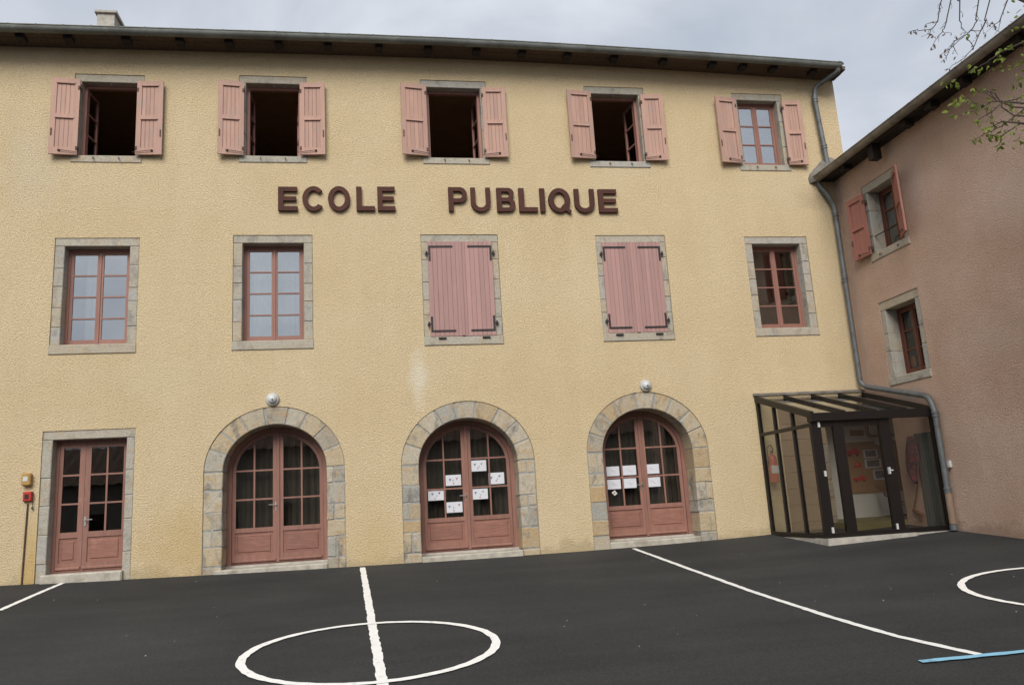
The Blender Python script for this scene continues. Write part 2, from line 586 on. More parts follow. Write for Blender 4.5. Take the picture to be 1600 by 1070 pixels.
def empty(name, label=None, cat=None, loc=(0, 0, 0), rz=0.0, group=None):
    o = bpy.data.objects.new(name, None)
    col.objects.link(o)
    o.location = loc
    o.rotation_euler = (0, 0, rz)
    o.empty_display_size = 0.2
    tag(o, label, cat, group)
    return o


def tag(o, label=None, cat=None, group=None, kind=None):
    if label:
        o['label'] = label
    if cat:
        o['category'] = cat
    if group:
        o['group'] = group
    if kind:
        o['kind'] = kind
    return o


def jit(poly, a=0.006):
    return [(p[0] + random.uniform(-a, a), p[1] + random.uniform(-a, a)) for p in poly]


def rect(x0, x1, z0, z1):
    return [(x0, z0), (x1, z0), (x1, z1), (x0, z1)]


def clip(subject, convex):
    """Sutherland-Hodgman, both anticlockwise"""
    out = list(subject)
    k = len(convex)
    for i in range(k):
        a, b_ = convex[i], convex[(i + 1) % k]

        def inside(p):
            return (b_[0] - a[0]) * (p[1] - a[1]) - (b_[1] - a[1]) * (p[0] - a[0]) >= -1e-9
        src, out = out, []
        for j in range(len(src)):
            p, q = src[j - 1], src[j]
            ip, iq = inside(p), inside(q)
            if ip != iq:
                d1 = (b_[0] - a[0]) * (p[1] - a[1]) - (b_[1] - a[1]) * (p[0] - a[0])
                d2 = (b_[0] - a[0]) * (q[1] - a[1]) - (b_[1] - a[1]) * (q[0] - a[0])
                t = d1 / (d1 - d2)
                out.append((p[0] + (q[0] - p[0]) * t, p[1] + (q[1] - p[1]) * t))
            if iq:
                out.append(q)
        if not out:
            return []
    res = []
    for p in out:
        if not res or (abs(p[0] - res[-1][0]) + abs(p[1] - res[-1][1])) > 1e-4:
            res.append(p)
    if len(res) > 2 and abs(res[0][0] - res[-1][0]) + abs(res[0][1] - res[-1][1]) < 1e-4:
        res.pop()
    return res


# ------------------------------------------------------------------ the yard
def axis(fine0, fine1, step, far):
    a = []
    x = fine0
    while x <= fine1 + 1e-6:
        a.append(x)
        x += step
    s = step
    lo, hi = fine0, fine1
    left, right = [], []
    while lo > -far or hi < far:
        s *= 1.7
        lo -= s
        hi += s
        left.append(lo)
        right.append(hi)
    return left[::-1] + a + right


gx, gy = axis(-9, 12, 0.5, 900), axis(-16, 1.0, 0.5, 900)
vs = [(x, y, gz(x, y)) for y in gy for x in gx]
nx = len(gx)
fs = [(j * nx + i, j * nx + i + 1, (j + 1) * nx + i + 1, (j + 1) * nx + i) for j in range(len(gy) - 1) for i in range(nx - 1)]
ground = MB().add(vs, fs).build('ground', 'asphalt', smooth=True)
tag(ground, 'dark asphalt school yard with white painted court lines', None, kind='structure')


def strip(pts, w, name, material, closed=False, rag=0.006, lift=0.007):
    """a hand-painted line that follows the ground"""
    P = [Vector((p[0], p[1])) for p in pts]
    fine = []
    k = len(P)
    for i in range(k if closed else k - 1):
        a, b_ = P[i], P[(i + 1) % k]
        q = max(1, int((b_ - a).length / 0.07))
        for s in range(q):
            fine.append(a.lerp(b_, s / q))
    if not closed:
        fine.append(P[-1])
    vs, fs = [], []
    k = len(fine)
    for i, p in enumerate(fine):
        a = fine[i - 1] if (i or closed) else p
        b_ = fine[(i + 1) % k] if (i < k - 1 or closed) else p
        d = (b_ - a).normalized()
        nn = Vector((-d.y, d.x))
        for s in (-1, 1):
            q = p + nn * (s * w / 2 + random.uniform(-rag, rag))
            vs.append((q.x, q.y, gz(q.x, q.y) + lift))
    for i in range(k if closed else k - 1):
        j = (i + 1) % k
        fs.append((2 * i, 2 * j, 2 * j + 1, 2 * i + 1))
    return MB().add(vs, fs).build(name, material, ground)


def g2(u, v):
    p = GR(u, v)
    return (p.x, p.y)


a, b_ = g2(567, 889), g2(592, 1036)
d = ((b_[0] - a[0]), (b_[1] - a[1]))
strip([(a[0] - d[0] * 0.03, min(-0.02, a[1] - d[1] * 0.03)), b_, (b_[0] + d[0], b_[1] + d[1])], 0.088, 'painted_line', 'white_paint', rag=.007)
dg = [g2(*p) for p in ((990, 857), (1080, 890), (1180, 926), (1300, 965), (1400, 994), (1530, 1023))]
strip(dg, 0.075, 'painted_line', 'white_paint', lift=0.007)
lf = [g2(*p) for p in ((98, 911), (67, 924), (35, 938))]
lf.append((lf[-1][0] * 2 - lf[-2][0], lf[-1][1] * 2 - lf[-2][1]))
strip(lf, 0.08, 'painted_line', 'white_paint')


def fit_circle(pix):
    pts = [g2(*p) for p in pix]
    cx = sum(p[0] for p in pts) / len(pts)
    cy = sum(p[1] for p in pts) / len(pts)
    r_ = 1.2
    for _ in range(4000):
        gx_, gy_, gr_ = 0, 0, 0
        for p in pts:
            dd = math.hypot(p[0] - cx, p[1] - cy)
            er = dd - r_
            gx_ -= er * (p[0] - cx) / dd
            gy_ -= er * (p[1] - cy) / dd
            gr_ -= er
        cx -= 0.1 * gx_ / len(pts) * 2
        cy -= 0.1 * gy_ / len(pts) * 2
        r_ -= 0.1 * gr_ / len(pts) * 2
    return cx, cy, r_


for pix, w in (([(376, 1034), (400, 1015), (460, 993), (553, 976), (640, 973), (720, 979), (765, 990), (780, 1003), (768, 1020), (735, 1035)], 0.085),
               ([(1565, 892), (1520, 901), (1501, 912), (1520, 927), (1565, 940)], 0.075)):
    cx, cy, r_ = fit_circle(pix)
    print('circle', round(cx, 2), round(cy, 2), round(r_, 2))
    ring = [(cx + r_ * math.cos(t * math.pi / 48), cy + r_ * math.sin(t * math.pi / 48)) for t in range(96)]
    strip(ring, w, 'painted_circle', 'white_paint', closed=True, lift=0.011)
bl = [g2(1452, 1034), g2(1565, 1023)]
strip([(1.12 * bl[0][0] - .12 * bl[1][0], 1.12 * bl[0][1] - .12 * bl[1][1]), bl[0], bl[1], (3 * bl[1][0] - 2 * bl[0][0], 3 * bl[1][1] - 2 * bl[0][1])], 0.07, 'painted_blue_line', 'blue_paint', lift=0.014)
# loose grit and crumbs of paint on the asphalt
gb = MB()
for _ in range(60):
    x, y = random.uniform(-5, 8.8), random.uniform(-8.5, -0.4)
    s = random.uniform(0.004, 0.011)
    z = gz(x, y)
    k = 5
    vs = [(x + s * math.cos(t * 2 * math.pi / k) * random.uniform(.6, 1.2), y + s * math.sin(t * 2 * math.pi / k) * random.uniform(.6, 1.2), z) for t in range(k)] + [(x, y, z + s * 0.8)]
    gb.add(vs, [(i, (i + 1) % k, k) for i in range(k)])
tag(gb.build('grit', 'mortar'), 'tiny pale grit scattered over the asphalt yard', 'grit', kind='stuff')

# ------------------------------------------------------------------ school building
school = empty('school_building', 'long yellow roughcast school with three storeys and stone window surrounds', 'building')
XL, XR = -10.0, FY(1307, 170).x
WALL_T = 0.5
holes = []


def mid(*a):
    return sum(a) / len(a)


def quad_rect(tl, tr, bl_, br, Y=0.0, fn=FY):
    p = [fn(*q) if fn is FX else fn(*q, Y) for q in (tl, tr, bl_, br)]
    if fn is FX:
        p = [Vector((-q.y, 0, q.z)) for q in p]
    return mid(p[0].x, p[2].x), mid(p[1].x, p[3].x), mid(p[2].z, p[3].z), mid(p[0].z, p[1].z)


def surround(parent, X0, X1, Z0, Z1, jw, lh, sh, ncut, sill_out=0.0, depth=0.3, sides=None):
    """dressed stones round a rectangular opening; returns the opening"""
    rec = 0.012
    ox0, ox1, oz0, oz1 = X0 + jw, X1 - jw, Z0 + sh, Z1 - lh
    MB().plate(rect(X0 + .003, X1 - .003, Z0 + .003, Z1 - .003), [rect(ox0 - .006, ox1 + .006, oz0 - .006, oz1 + .006)], rec + 0.012, depth - 0.01).build('mortar', 'mortar', parent)
    MB().prism(jit(rect(X0 + .004, X1 - .004, oz1, Z1 - .004), 0.003), rec, depth, 0.008).build('lintel', 'stone', parent)
    MB().prism(jit(rect(X0 - sill_out, X1 + sill_out, Z0 + .004, oz0), 0.003), rec - 0.03 - sill_out * 0.4, depth + 0.02, 0.012).build('sill', 'stone', parent)
    for s in (0, 1):
        cuts = [oz0 + (oz1 - oz0) * (i + random.uniform(-0.22, 0.22)) / ncut for i in range(1, ncut)]
        cuts = [oz0] + sorted(cuts) + [oz1]
        for z0, z1 in zip(cuts, cuts[1:]):
            xa, xb = (X0 + .004, ox0) if s == 0 else (ox1, X1 - .004)
            MB().prism(jit(rect(xa, xb, z0 + .004, z1 - .004), 0.003), rec + random.uniform(-.004, .003), depth, 0.009).build('stone', 'stone', parent)
    return ox0, ox1, oz0, oz1


def casement_cells(x0, x1, z0, z1, nrow, stile, railb, railt, munt, ncol=1):
    cells = []
    gx0, gx1, gz0_, gz1 = x0 + stile, x1 - stile, z0 + railb, z1 - railt
    cw = (gx1 - gx0 - munt * (ncol - 1)) / ncol
    ch = (gz1 - gz0_ - munt * (nrow - 1)) / nrow
    for c_ in range(ncol):
        for r_ in range(nrow):
            a = gx0 + c_ * (cw + munt)
            q = gz0_ + r_ * (ch + munt)
            cells.append((a, a + cw, q, q + ch))
    return cells


def closed_window(parent, op, nrow, yset, wood, glassm, panes=True):
    """two casements with glazing bars standing in an opening; the frame is the window object"""
    x0, x1, z0, z1 = op
    fw = 0.045
    w = parent
    xm = (x0 + x1) / 2
    fr = MB()
    fr.plate(rect(x0, x1, z0, z1), [rect(x0 + fw, x1 - fw, z0 + fw, z1 - fw)], yset, yset + 0.07)
    fr.build('frame', wood, w)
    for s in (0, 1):
        a, b2 = (x0 + fw + .003, xm - .002) if s == 0 else (xm + .002, x1 - fw - .003)
        cells = casement_cells(a, b2, z0 + fw + .003, z1 - fw - .003, nrow, 0.05, 0.075, 0.05, 0.024)
        MB().plate(rect(a, b2, z0 + fw + .003, z1 - fw - .003), [rect(*c_) for c_ in cells], yset + 0.008, yset + 0.052).build('casement', wood, w)
        if panes:
            for c_ in cells:
                MB().box(c_[0] - .004, c_[1] + .004, yset + .026, yset + .031, c_[2] - .004, c_[3] + .004).build('pane', glassm, w)
    MB().cbox(xm - 0.022, xm + 0.022, yset - 0.006, yset + 0.02, z0 + fw + .006, z1 - fw - .006, 0.006).build('cover_strip', wood, w)
    MB().cbox(x0 + .01, x1 - .01, yset - 0.03, yset + 0.02, z0 + .012, z0 + .045, 0.01).build('weather_bar', wood, w)
    return w


def open_window(parent, op, nrow, yset, wood, glassm, angs):
    """the casements stand open into the dark room"""
    x0, x1, z0, z1 = op
    fw = 0.05
    xm = (x0 + x1) / 2
    MB().plate(rect(x0, x1, z0, z1), [rect(x0 + fw, x1 - fw, z0 + fw, z1 - fw)], yset, yset + 0.07).build('frame', wood, parent)
    MB().box(x0 + .01, x1 - .01, yset - 0.02, yset - 0.001, z0 + .004, z0 + .03).build('weather_bar', wood, parent)
    for s in (0, 1):
        a, b2 = (x0 + fw, xm) if s == 0 else (xm, x1 - fw)
        hinge = (a, yset + 0.07) if s == 0 else (b2, yset + 0.07)
        ang = angs[s] if s == 0 else -angs[s]
        cells = casement_cells(a, b2, z0 + fw + .003, z1 - fw - .003, nrow, 0.05, 0.075, 0.05, 0.024)
        MB().plate(rect(a, b2, z0 + fw + .003, z1 - fw - .003), [rect(*c_) for c_ in cells], yset + 0.072, yset + 0.115).turned(hinge, ang).build('casement', wood, parent)
        for c_ in cells:
            MB().box(c_[0] - .004, c_[1] + .004, yset + .09, yset + .095, c_[2] - .004, c_[3] + .004).turned(hinge, ang).build('pane', glassm, parent)


def panel_shutter(parent, x0, x1, z0, z1, hinge_right, ang, paint, planks=4, y=-0.045, th=0.035, hook=True):
    """framed shutter leaf with two boarded fields, folded back against the wall.
    x0..x1 are its edges flat on the wall; it is then swung out by ang about the hinge side"""
    hx = x1 if hinge_right else x0
    hg = (hx, y)
    sg = 1 if hinge_right else -1
    A = ang * sg
    st, rt, rm, rb = 0.085, 0.10, 0.085, 0.13
    zm = z0 + (z1 - z0) * 0.50
    f1, f2 = (x0 + st, x1 - st, zm + rm / 2, z1 - rt), (x0 + st, x1 - st, z0 + rb, zm - rm / 2)
    leaf = MB().plate(rect(x0, x1, z0, z1), [rect(*f1), rect(*f2)], y - th, y).turned(hg, A).build('shutter', paint, parent)
    for f in (f1, f2):
        pw = (f[1] - f[0]) / planks
        for i in range(planks):
            MB().prism(rect(f[0] + i * pw + .001, f[0] + (i + 1) * pw - .001, f[2] - .004, f[3] + .004), y - th + 0.016, y - 0.004, 0.0045).turned(hg, A).build('plank', paint, leaf)
        # shadowing drip moulding at the head of each field
        MB().cbox(f[0] - .012, f[1] + .012, y - th - 0.012, y - th + 0.003, f[3] - .004, f[3] + .024, 0.006).turned(hg, A).build('moulding', paint, leaf)
    for zz in (z0 + 0.12, z1 - 0.17):
        MB().box(hx - 0.012 * sg - .014, hx - 0.012 * sg + .014, y - th - 0.01, y + 0.05, zz - .035, zz + .035).build('hinge', 'rusty_iron', leaf)
    if hook:
        cx = (x0 + x1) / 2 - 0.06 * sg
        MB().lathe((cx, y - th - 0.001, z0 + 0.07), (0, -1, 0), [(.022, 0), (.022, .012), (.012, .03)], 8).turned(hg, A).build('catch', 'rusty_iron', leaf)
        ex = x0 + 0.03 if hinge_right else x1 - 0.03
        MB().tube([(cx, y - th - .028, z0 + .07), (hx + sg * .04, y - th - .02, z0 + .035)], .006, 6).turned(hg, A).build('stay_rod', 'rusty_iron', leaf)
        MB().box(ex - .009, ex + .009, y - th - 0.014, y - th, z0 + (z1 - z0) * .24, z0 + (z1 - z0) * .33).turned(hg, A).build('latch', 'rusty_iron', leaf)
    return leaf


def stay_bolt(parent, x, z, y=-0.03):
    MB().tube([(x, 0.0, z), (x, y - 0.02, z), (x + 0.012, y - 0.03, z - 0.035)], 0.009, 6).build('sill_hook', 'rusty_iron', parent)


# --- top floor
L3 = [(119.5, 116.2, 229.5, 117.5, 107.5, 254.5, 218.8, 255), (376, 118, 479.5, 120.5, 370.5, 255, 479.5, 255),
      (657.5, 125, 758, 127.5, 660, 257, 766, 258), (912.5, 133.8, 1002, 138.8, 921, 261.3, 1019.5, 263.8),
      (1138.5, 145, 1220, 148.6, 1160, 266.2, 1237.4, 269.5)]
S3 = [(83.8, 122.5, 75, 242, 127, 125, 118.8, 242, 217.5, 128, 208.8, 242, 258.8, 128, 251, 242.5),
      (342.5, 127.5, 338.8, 242.5, 383, 128.7, 378.8, 242, 469.5, 130, 468, 242, 508.8, 131, 507.5, 242.5),
      (625.8, 131.2, 627.5, 243.8, 665, 133.8, 668.8, 242.5, 753, 137.5, 757, 245.5, 788.8, 137.5, 794, 246),
      (883, 140, 893, 247.5, 922.5, 145, 931, 248, 1000, 147.5, 1009.5, 250.8, 1034.5, 150, 1043, 251),
      (1113.7, 152.4, 1127.5, 254.4, 1147, 154.3, 1161.8, 255.4, 1220.7, 157.3, 1233.4, 257.4, 1248, 159.2, 1263.9, 258.3)]
for i, (q, s) in enumerate(zip(L3, S3)):
    X0, X1, Z0, Z1 = quad_rect(q[0:2], q[2:4], q[4:6], q[6:8])
    w = bpy.data.objects.new('window', None)
    col.objects.link(w)
    w.parent = school
    holes.append(rect(X0, X1, Z0, Z1))
    op = surround(w, X0, X1, Z0, Z1, 0.115, 0.145, 0.135, 3, depth=0.24)
    ys = 0.17
    if i < 4:
        open_window(w, op, 3, ys, 'window_paint_rose', 'glass_dark', [(R(84), R(97)), (R(86), R(80)), (R(100), R(83)), (R(105), R(82))][i])
    else:
        closed_window(w, op, 3, ys, 'window_paint', 'glass_bright')
    for fx in (0.32, 0.68):
        stay_bolt(w, X0 + (X1 - X0) * fx, Z0 + 0.085)
    MB().lathe(((op[0] + op[1]) / 2, 0.07, op[3] - 0.002), (0, 0, -1), [(.016, 0), (.016, .012), (.006, .03)], 8).build('stop', 'steel', w)
    for k in (0, 1):
        c_ = s[8 * k:8 * k + 8]
        a = quad_rect((c_[0], c_[1]), (c_[4], c_[5]), (c_[2], c_[3]), (c_[6], c_[7]), Y=-0.07)
        panel_shutter(school, a[0], a[1], a[2], a[3], k == 0, R((5, 3, 6, 4, 8, 3, 5, 4, 7, 4)[2 * i + k]), 'shutter_paint')

# --- middle floor
L2 = [(87.5, 372.2, 218.8, 371.2, 74.2, 554.4, 211.7, 551.9), (363.6, 368.4, 490, 366, 363, 548, 488, 545),
      (656.3, 366.6, 778, 366.3, 664, 541, 786.6, 537.5), (927.5, 367.8, 1039.7, 367.2, 946, 534.4, 1053.8, 531.3),
      (1162, 370, 1258.3, 369.9, 1182, 527, 1282, 523)]
C2 = {2: (668, 377.5, 767.8, 378, 672.5, 526.6, 775.6, 523.8), 3: (939.7, 378.8, 1030.6, 379.7, 950.6, 521, 1043.8, 518.8)}
for i, q in enumerate(L2):
    X0, X1, Z0, Z1 = quad_rect(q[0:2], q[2:4], q[4:6], q[6:8])
    w = bpy.data.objects.new('window', None)
    col.objects.link(w)
    w.parent = school
    holes.append(rect(X0, X1, Z0, Z1))
    op = surround(w, X0, X1, Z0, Z1, 0.155, 0.145, 0.165, 5, sill_out=0.004, depth=0.30)
    closed_window(w, op, 4, 0.20, 'window_paint', 'glass_mid' if i == 4 else 'glass_bright', panes=i not in C2)
    if i in C2:
        c_ = C2[i]
        a0, a1, a2, a3 = quad_rect(c_[0:2], c_[2:4], c_[4:6], c_[6:8])
        for s in (0, 1):
            xm = (a0 + a1) / 2
            b0, b1 = (a0, xm - 0.004) if s == 0 else (xm + 0.004, a1)
            y0 = -0.022
            leaf = MB().box(b0, b1, y0 + .022, y0 + .031, a2, a3).build('shutter', 'shutter_rose', school)
            npl = 7
            pw = (b1 - b0) / npl
            for k in range(npl):
                MB().prism(rect(b0 + k * pw + .0008, b0 + (k + 1) * pw - .0008, a2, a3), y0 + random.uniform(-.001, .001), y0 + .021, 0.005).build('plank', 'shutter_rose', leaf)
            hxx = b0 if s == 0 else b1
            sg = 1 if s == 0 else -1
            for zz, up in ((a3 - 0.10, -1), (a2 + 0.10, 1)):
                # angle strap: long arm along the leaf, short arm along its edge
                xa, xb = sorted((hxx + sg * 0.012, hxx + sg * 0.46))
                MB().box(xa, xb, y0 - .009, y0 - .002, zz - .018, zz + .018).build('strap', 'iron', leaf)
                xa, xb = sorted((hxx + sg * 0.012, hxx + sg * 0.05))
                za, zb = sorted((zz + up * .0185, zz + up * 0.27))
                MB().box(xa, xb, y0 - .009, y0 - .002, za, zb).build('strap', 'iron', leaf)
                zp = zz + up * 0.13
                MB().tube([(hxx - sg * 0.022, y0 - .008, zp - .04), (hxx - sg * 0.022, y0 - .008, zp + .04)], 0.016, 8).box(min(hxx - sg * .05, hxx + sg * .014), max(hxx - sg * .05, hxx + sg * .014), y0 - .004, y0 + .02, zp - .012, zp + .012).build('hinge', 'iron', leaf)
            cxp = b0 + (b1 - b0) * (0.35 if s == 0 else 0.68)
            MB().box(cxp - .07, cxp + .07, -.05, -.022, a2 - .045, a2 - .02).build('shutter_stop', 'iron', leaf)
        MB().cbox(xm - 0.028, xm + 0.028, y0 - .018, y0 - .003, a2 + .004, a3 - .004, .005).build('cover_strip', 'shutter_rose', leaf)

# --- ground floor: square door, three arched doors, the hall opening behind the porch
q = (65.6, 673.6, 208, 668.9, 54, 912, 207.2, 904)
X0, X1, Z0, Z1 = quad_rect(q[0:2], q[2:4], q[4:6], q[6:8])
X0, X1 = FY(60, 790).x, FY(207.6, 786).x
Z0 = gz(mid(X0, X1), 0) - 0.1
holes.append(rect(X0, X1, Z0, Z1))


def door_leaf(parent, name, x0, x1, z0, z1, y, stile, panel_h, nrow, ncol, paint, glassm, shape=None, stile_side=None, munt=0.028, top=None):
    """glazed leaf with a fielded panel at its foot; shape: convex outline that the leaf is cut to"""
    sl_, sr_ = (stile, stile) if stile_side is None else stile_side
    top = top or stile
    gz0_ = z0 + panel_h
    cells = []
    gx0, gx1 = x0 + sl_, x1 - sr_
    cw = (gx1 - gx0 - munt * (ncol - 1)) / ncol
    ch = (z1 - top - gz0_ - munt * (nrow - 1)) / nrow
    polys = []
    outer = rect(x0, x1, z0, z1)
    inner_shape = None
    if shape:
        outer = clip(outer, shape(0.0))
        inner_shape = shape(top)
    for c_ in range(ncol):
        for r_ in range(nrow):
            a, q_ = gx0 + c_ * (cw + munt), gz0_ + r_ * (ch + munt)
            zt = q_ + ch if r_ < nrow - 1 or not shape else z1
            p = rect(a, a + cw, q_, zt)
            if inner_shape:
                p = clip(p, inner_shape)
            if len(p) >= 3:
                polys.append(p)
                cells.append((c_, r_, a, a + cw, q_, q_ + ch))
    pz0, pz1 = z0 + 0.14, z0 + panel_h - 0.09
    pp = rect(gx0 - .01, gx1 + .01, pz0, pz1)
    lf_ = MB().plate(outer, polys + [pp], y, y + 0.045).build(name, paint, parent)
    for p in polys:
        MB().prism(p, y + .022, y + .027).build('pane', glassm, lf_)
    MB().prism(rect(gx0 - .012, gx1 + .012, pz0 - .002, pz1 + .002), y + .018, y + .04).build('panel', 'door_panel_paint', lf_)
    MB().prism(rect(gx0 + .035, gx1 - .035, pz0 + .045, pz1 - .045), y + .006, y + .02, 0.012).build('panel', 'door_panel_paint', lf_)
    MB().cbox(x0 + .012, x1 - .012, y - .03, y - .001, z0 + .03, z0 + .075, 0.012).build('weather_bar', paint, lf_)
    return lf_, cells


def lever(parent, x, z, y, sg):
    MB().box(x - .016, x + .016, y - .008, y, z - .10, z + .05).build('handle_plate', 'steel', parent)
    MB().tube([(x, y - .004, z), (x, y - .05, z), (x + sg * .03, y - .055, z), (x + sg * .12, y - .05, z)], 0.009, 8).build('handle', 'steel', parent)


dw = bpy.data.objects.new('door', None)
col.objects.link(dw)
dw.parent = school
floor_z = FY(130, 903, 0).z
thr = floor_z + 0.085
jw, lh = 0.155, 0.145
ox0, ox1, oz1 = X0 + jw, X1 - jw + 0.02, Z1 - lh
MB().plate(rect(X0 + .003, X1 - .003, Z0, Z1 - .003), [rect(ox0 - .006, ox1 + .006, Z0 + .05, oz1 + .006)], .024, .30).build('mortar', 'mortar', dw)
MB().prism(jit(rect(X0 + .004, X1 - .004, oz1, Z1 - .004), .003), .012, .31, .009).build('lintel', 'stone', dw)
for s in (0, 1):
    cuts = [Z0] + [Z0 + (oz1 - Z0) * t for t in ((.17, .36, .55, .74) if s == 0 else (.22, .44, .60, .77))] + [oz1]
    for z0, z1 in zip(cuts, cuts[1:]):
        xa, xb = (X0 + .004, ox0) if s == 0 else (ox1, X1 - .004)
        MB().prism(jit(rect(xa, xb, z0 + .004, z1 - .004), .004), .012 + random.uniform(-.006, .004), .31, .011).build('stone', 'stone', dw)
MB().prism(jit(rect(ox0 - .06, ox1 + .02, floor_z - .15, thr), .004), -.06, .32, .02).build('threshold', 'step_stone', dw)
ydoor = 0.20
fw = 0.05
MB().plate(rect(ox0, ox1, thr, oz1), [rect(ox0 + fw, ox1 - .03, thr + .01, oz1 - .035)], ydoor, ydoor + .08).build('frame', 'door_paint', dw)
xs = FY(130.5, 790, ydoor).x
la, _ = door_leaf(dw, 'door_leaf', ox0 + fw + .003, xs - .002, thr + .015, oz1 - .038, ydoor + .008, 0.10, 0.62, 3, 1, 'door_paint', 'glass_dark', stile_side=(.055, .085), top=.085)
lb, _ = door_leaf(dw, 'door_leaf', xs + .002, ox1 - .033, thr + .015, oz1 - .038, ydoor + .008, 0.10, 0.62, 3, 2, 'door_paint', 'glass_dark', stile_side=(.085, .055), top=.085)
lever(lb, xs + .035, FY(128, 812, ydoor).z, ydoor + .006, 1)

ARCH = [  # outer left/right edge at mid jamb, crown, foot; inner crown
    dict(l=(316.5, 800), r=(540, 800), top=(425, 635), door=(0.42,)),
    dict(l=(629, 800), r=(841, 800), top=(734.6, 625.8), door=(0.42,)),
    dict(l=(922.5, 780), r=(1115.5, 780), top=(1009, 612), door=(0.42,))]
door_info = []
for i, A in enumerate(ARCH):
    xl, xr, zt = FY(*A['l']).x, FY(*A['r']).x, FY(*A['top']).z
    xm, a_out = (xl + xr) / 2, (xr - xl) / 2
    zs = zt - a_out * 0.93
    th_ = 0.305
    a_in, rise_in, rise_out = a_out - th_, zt - zs - th_, zt - zs
    foot = gz(xm, 0) - 0.12

    def arc(a_, r_, k=36, t0=0.0, t1=math.pi, xm=xm, zs=zs):
        return [(xm + a_ * math.cos(t0 + (t1 - t0) * s / k), zs + r_ * math.sin(t0 + (t1 - t0) * s / k)) for s in range(k + 1)]
    hole = [(xm - a_out, foot), (xm + a_out, foot)] + arc(a_out, rise_out)
    holes.append(hole)
    st_arch = bpy.data.objects.new('stone_arch', None)
    col.objects.link(st_arch)
    st_arch.parent = school
    # mortar bed behind the joints
    outer = [(xm - a_out + .003, foot), (xm + a_out - .003, foot)] + arc(a_out - .003, rise_out - .003)
    inner = [(xm - a_in - .008, foot + .02), (xm + a_in + .008, foot + .02)] + arc(a_in + .008, rise_in + .008)
    MB().plate(outer, [inner], 0.021, 0.42).build('mortar', 'mortar', st_arch)
    nv = 9
    cuts = [math.pi * (k + (random.uniform(-.09, .09) if 0 < k < nv else 0)) / nv for k in range(nv + 1)]
    for k in range(nv):
        t0, t1 = cuts[k] + random.uniform(.008, .02), cuts[k + 1] - random.uniform(.008, .02)
        po = arc(a_out - .004, rise_out - .004, 4, t0, t1)
        pi_ = arc(a_in, rise_in, 4, t1, t0)
        MB().prism(po + pi_, 0.012 + random.uniform(-.006, .004), 0.43, 0.012).build('voussoir', 'stone_arch', st_arch)
    for s in (0, 1):
        nb = 6
        cz = [foot + (zs - foot) * (k + (random.uniform(-.25, .25) if 0 < k < nb else 0)) / nb for k in range(nb + 1)]
        for k in range(nb):
            z0, z1 = cz[k] + .009, cz[k + 1] - .009
            xa, xb = (xm - a_out + .004, xm - a_in) if s == 0 else (xm + a_in, xm + a_out - .004)
            if random.random() < 0.42:
                t = random.choice((0.38, 0.62, 0.5))
                xc_ = xa + (xb - xa) * t
                for (p0, p1) in ((xa, xc_ - .005), (xc_ + .005, xb)):
                    inner_side = (p1 == xb) if s == 0 else (p0 == xa)
                    MB().prism(jit(rect(p0, p1, z0, z1), .011), .012 + random.uniform(-.007, .006), .43 if inner_side else .2, .012).build('stone', 'stone_arch', st_arch)
            else:
                MB().prism(jit(rect(xa, xb, z0, z1), .009), .012 + random.uniform(-.007, .006), .43, .012).build('stone', 'stone_arch', st_arch)
    # step
    yd = A['door'][0]
    sp = [(880, 873), (867, 856), (850, 836)][i]
    stepz = gz(xm, 0) + (0.075, 0.09, 0.10)[i]
    MB().prism(jit(rect(xm - a_in - (0.10 if i == 0 else 0), xm + a_in + .0, foot, stepz), .004), (-.02, -.05, .02)[i], yd + .08, .018).build('threshold', 'step_stone', st_arch)
    zb = stepz + 0.035
    MB().box(xm - a_in + .002, xm + a_in - .002, yd - .05, yd + .06, stepz + .0005, zb).build('door_sill', 'concrete', st_arch)
    # arched double door
    dd = bpy.data.objects.new('arched_door', None)
    col.objects.link(dd)
    dd.parent = school

    def shp(ins, xm=xm, a_in=a_in, rise_in=rise_in, zs=zs, zb=zb):
        f_ = 0.085 + ins
        return [(xm - a_in + f_, zb - 1), (xm + a_in - f_, zb - 1)] + [(xm + (a_in - f_) * math.cos(math.pi * s / 40), zs + (rise_in - f_) * math.sin(math.pi * s / 40)) for s in range(41)]
    fo = [(xm - a_in, zb), (xm + a_in, zb)] + arc(a_in, rise_in)
    fi = [(xm - a_in + .082, zb + .004), (xm + a_in - .082, zb + .004)] + [(xm + (a_in - .082) * math.cos(math.pi * s / 40), zs + (rise_in - .082) * math.sin(math.pi * s / 40)) for s in range(41)]
    MB().plate(fo, [fi], yd - .015, yd + .09).build('frame', 'door_paint', dd)
    ztop = zs + rise_in - .082
    # row heights follow the photograph: two full rows of panes, then the arched lights
    gy0 = [FY(432, 822, yd).z, FY(735, 806, yd).z, FY(1003, 788, yd).z][i]
    ph = gy0 - (zb + .01)
    r1 = [FY(432, 732, yd).z, FY(735, 715, yd).z, FY(1003, 698, yd).z][i]
    chh = (r1 - gy0) / 2
    z1eff = gy0 + 3 * chh + .0
    for s in (0, 1):
        xa, xb = (xm - a_in + .085, xm - .002) if s == 0 else (xm + .002, xm + a_in - .085)
        mu = .028
        # build through door_leaf with an outline cut by the arch
        top = 0.06
        z1_ = gy0 + 3 * (chh - mu) + 2 * mu + top + .02
        lf_, cells = door_leaf(dd, 'door_leaf', xa, xb, zb + .01, max(z1_, ztop + .05), yd + .004, .07, ph, 3, 2, 'door_paint', 'glass_dark',
                               shape=shp, stile_side=(.055, .09) if s == 0 else (.09, .055), munt=mu, top=top) if False else (None, None)
        gx0, gx1 = (xa + .055, xb - .085) if s == 0 else (xa + .085, xb - .055)
        cw = (gx1 - gx0 - mu) / 2
        polys = []
        info = []
        inn = shp(.062)
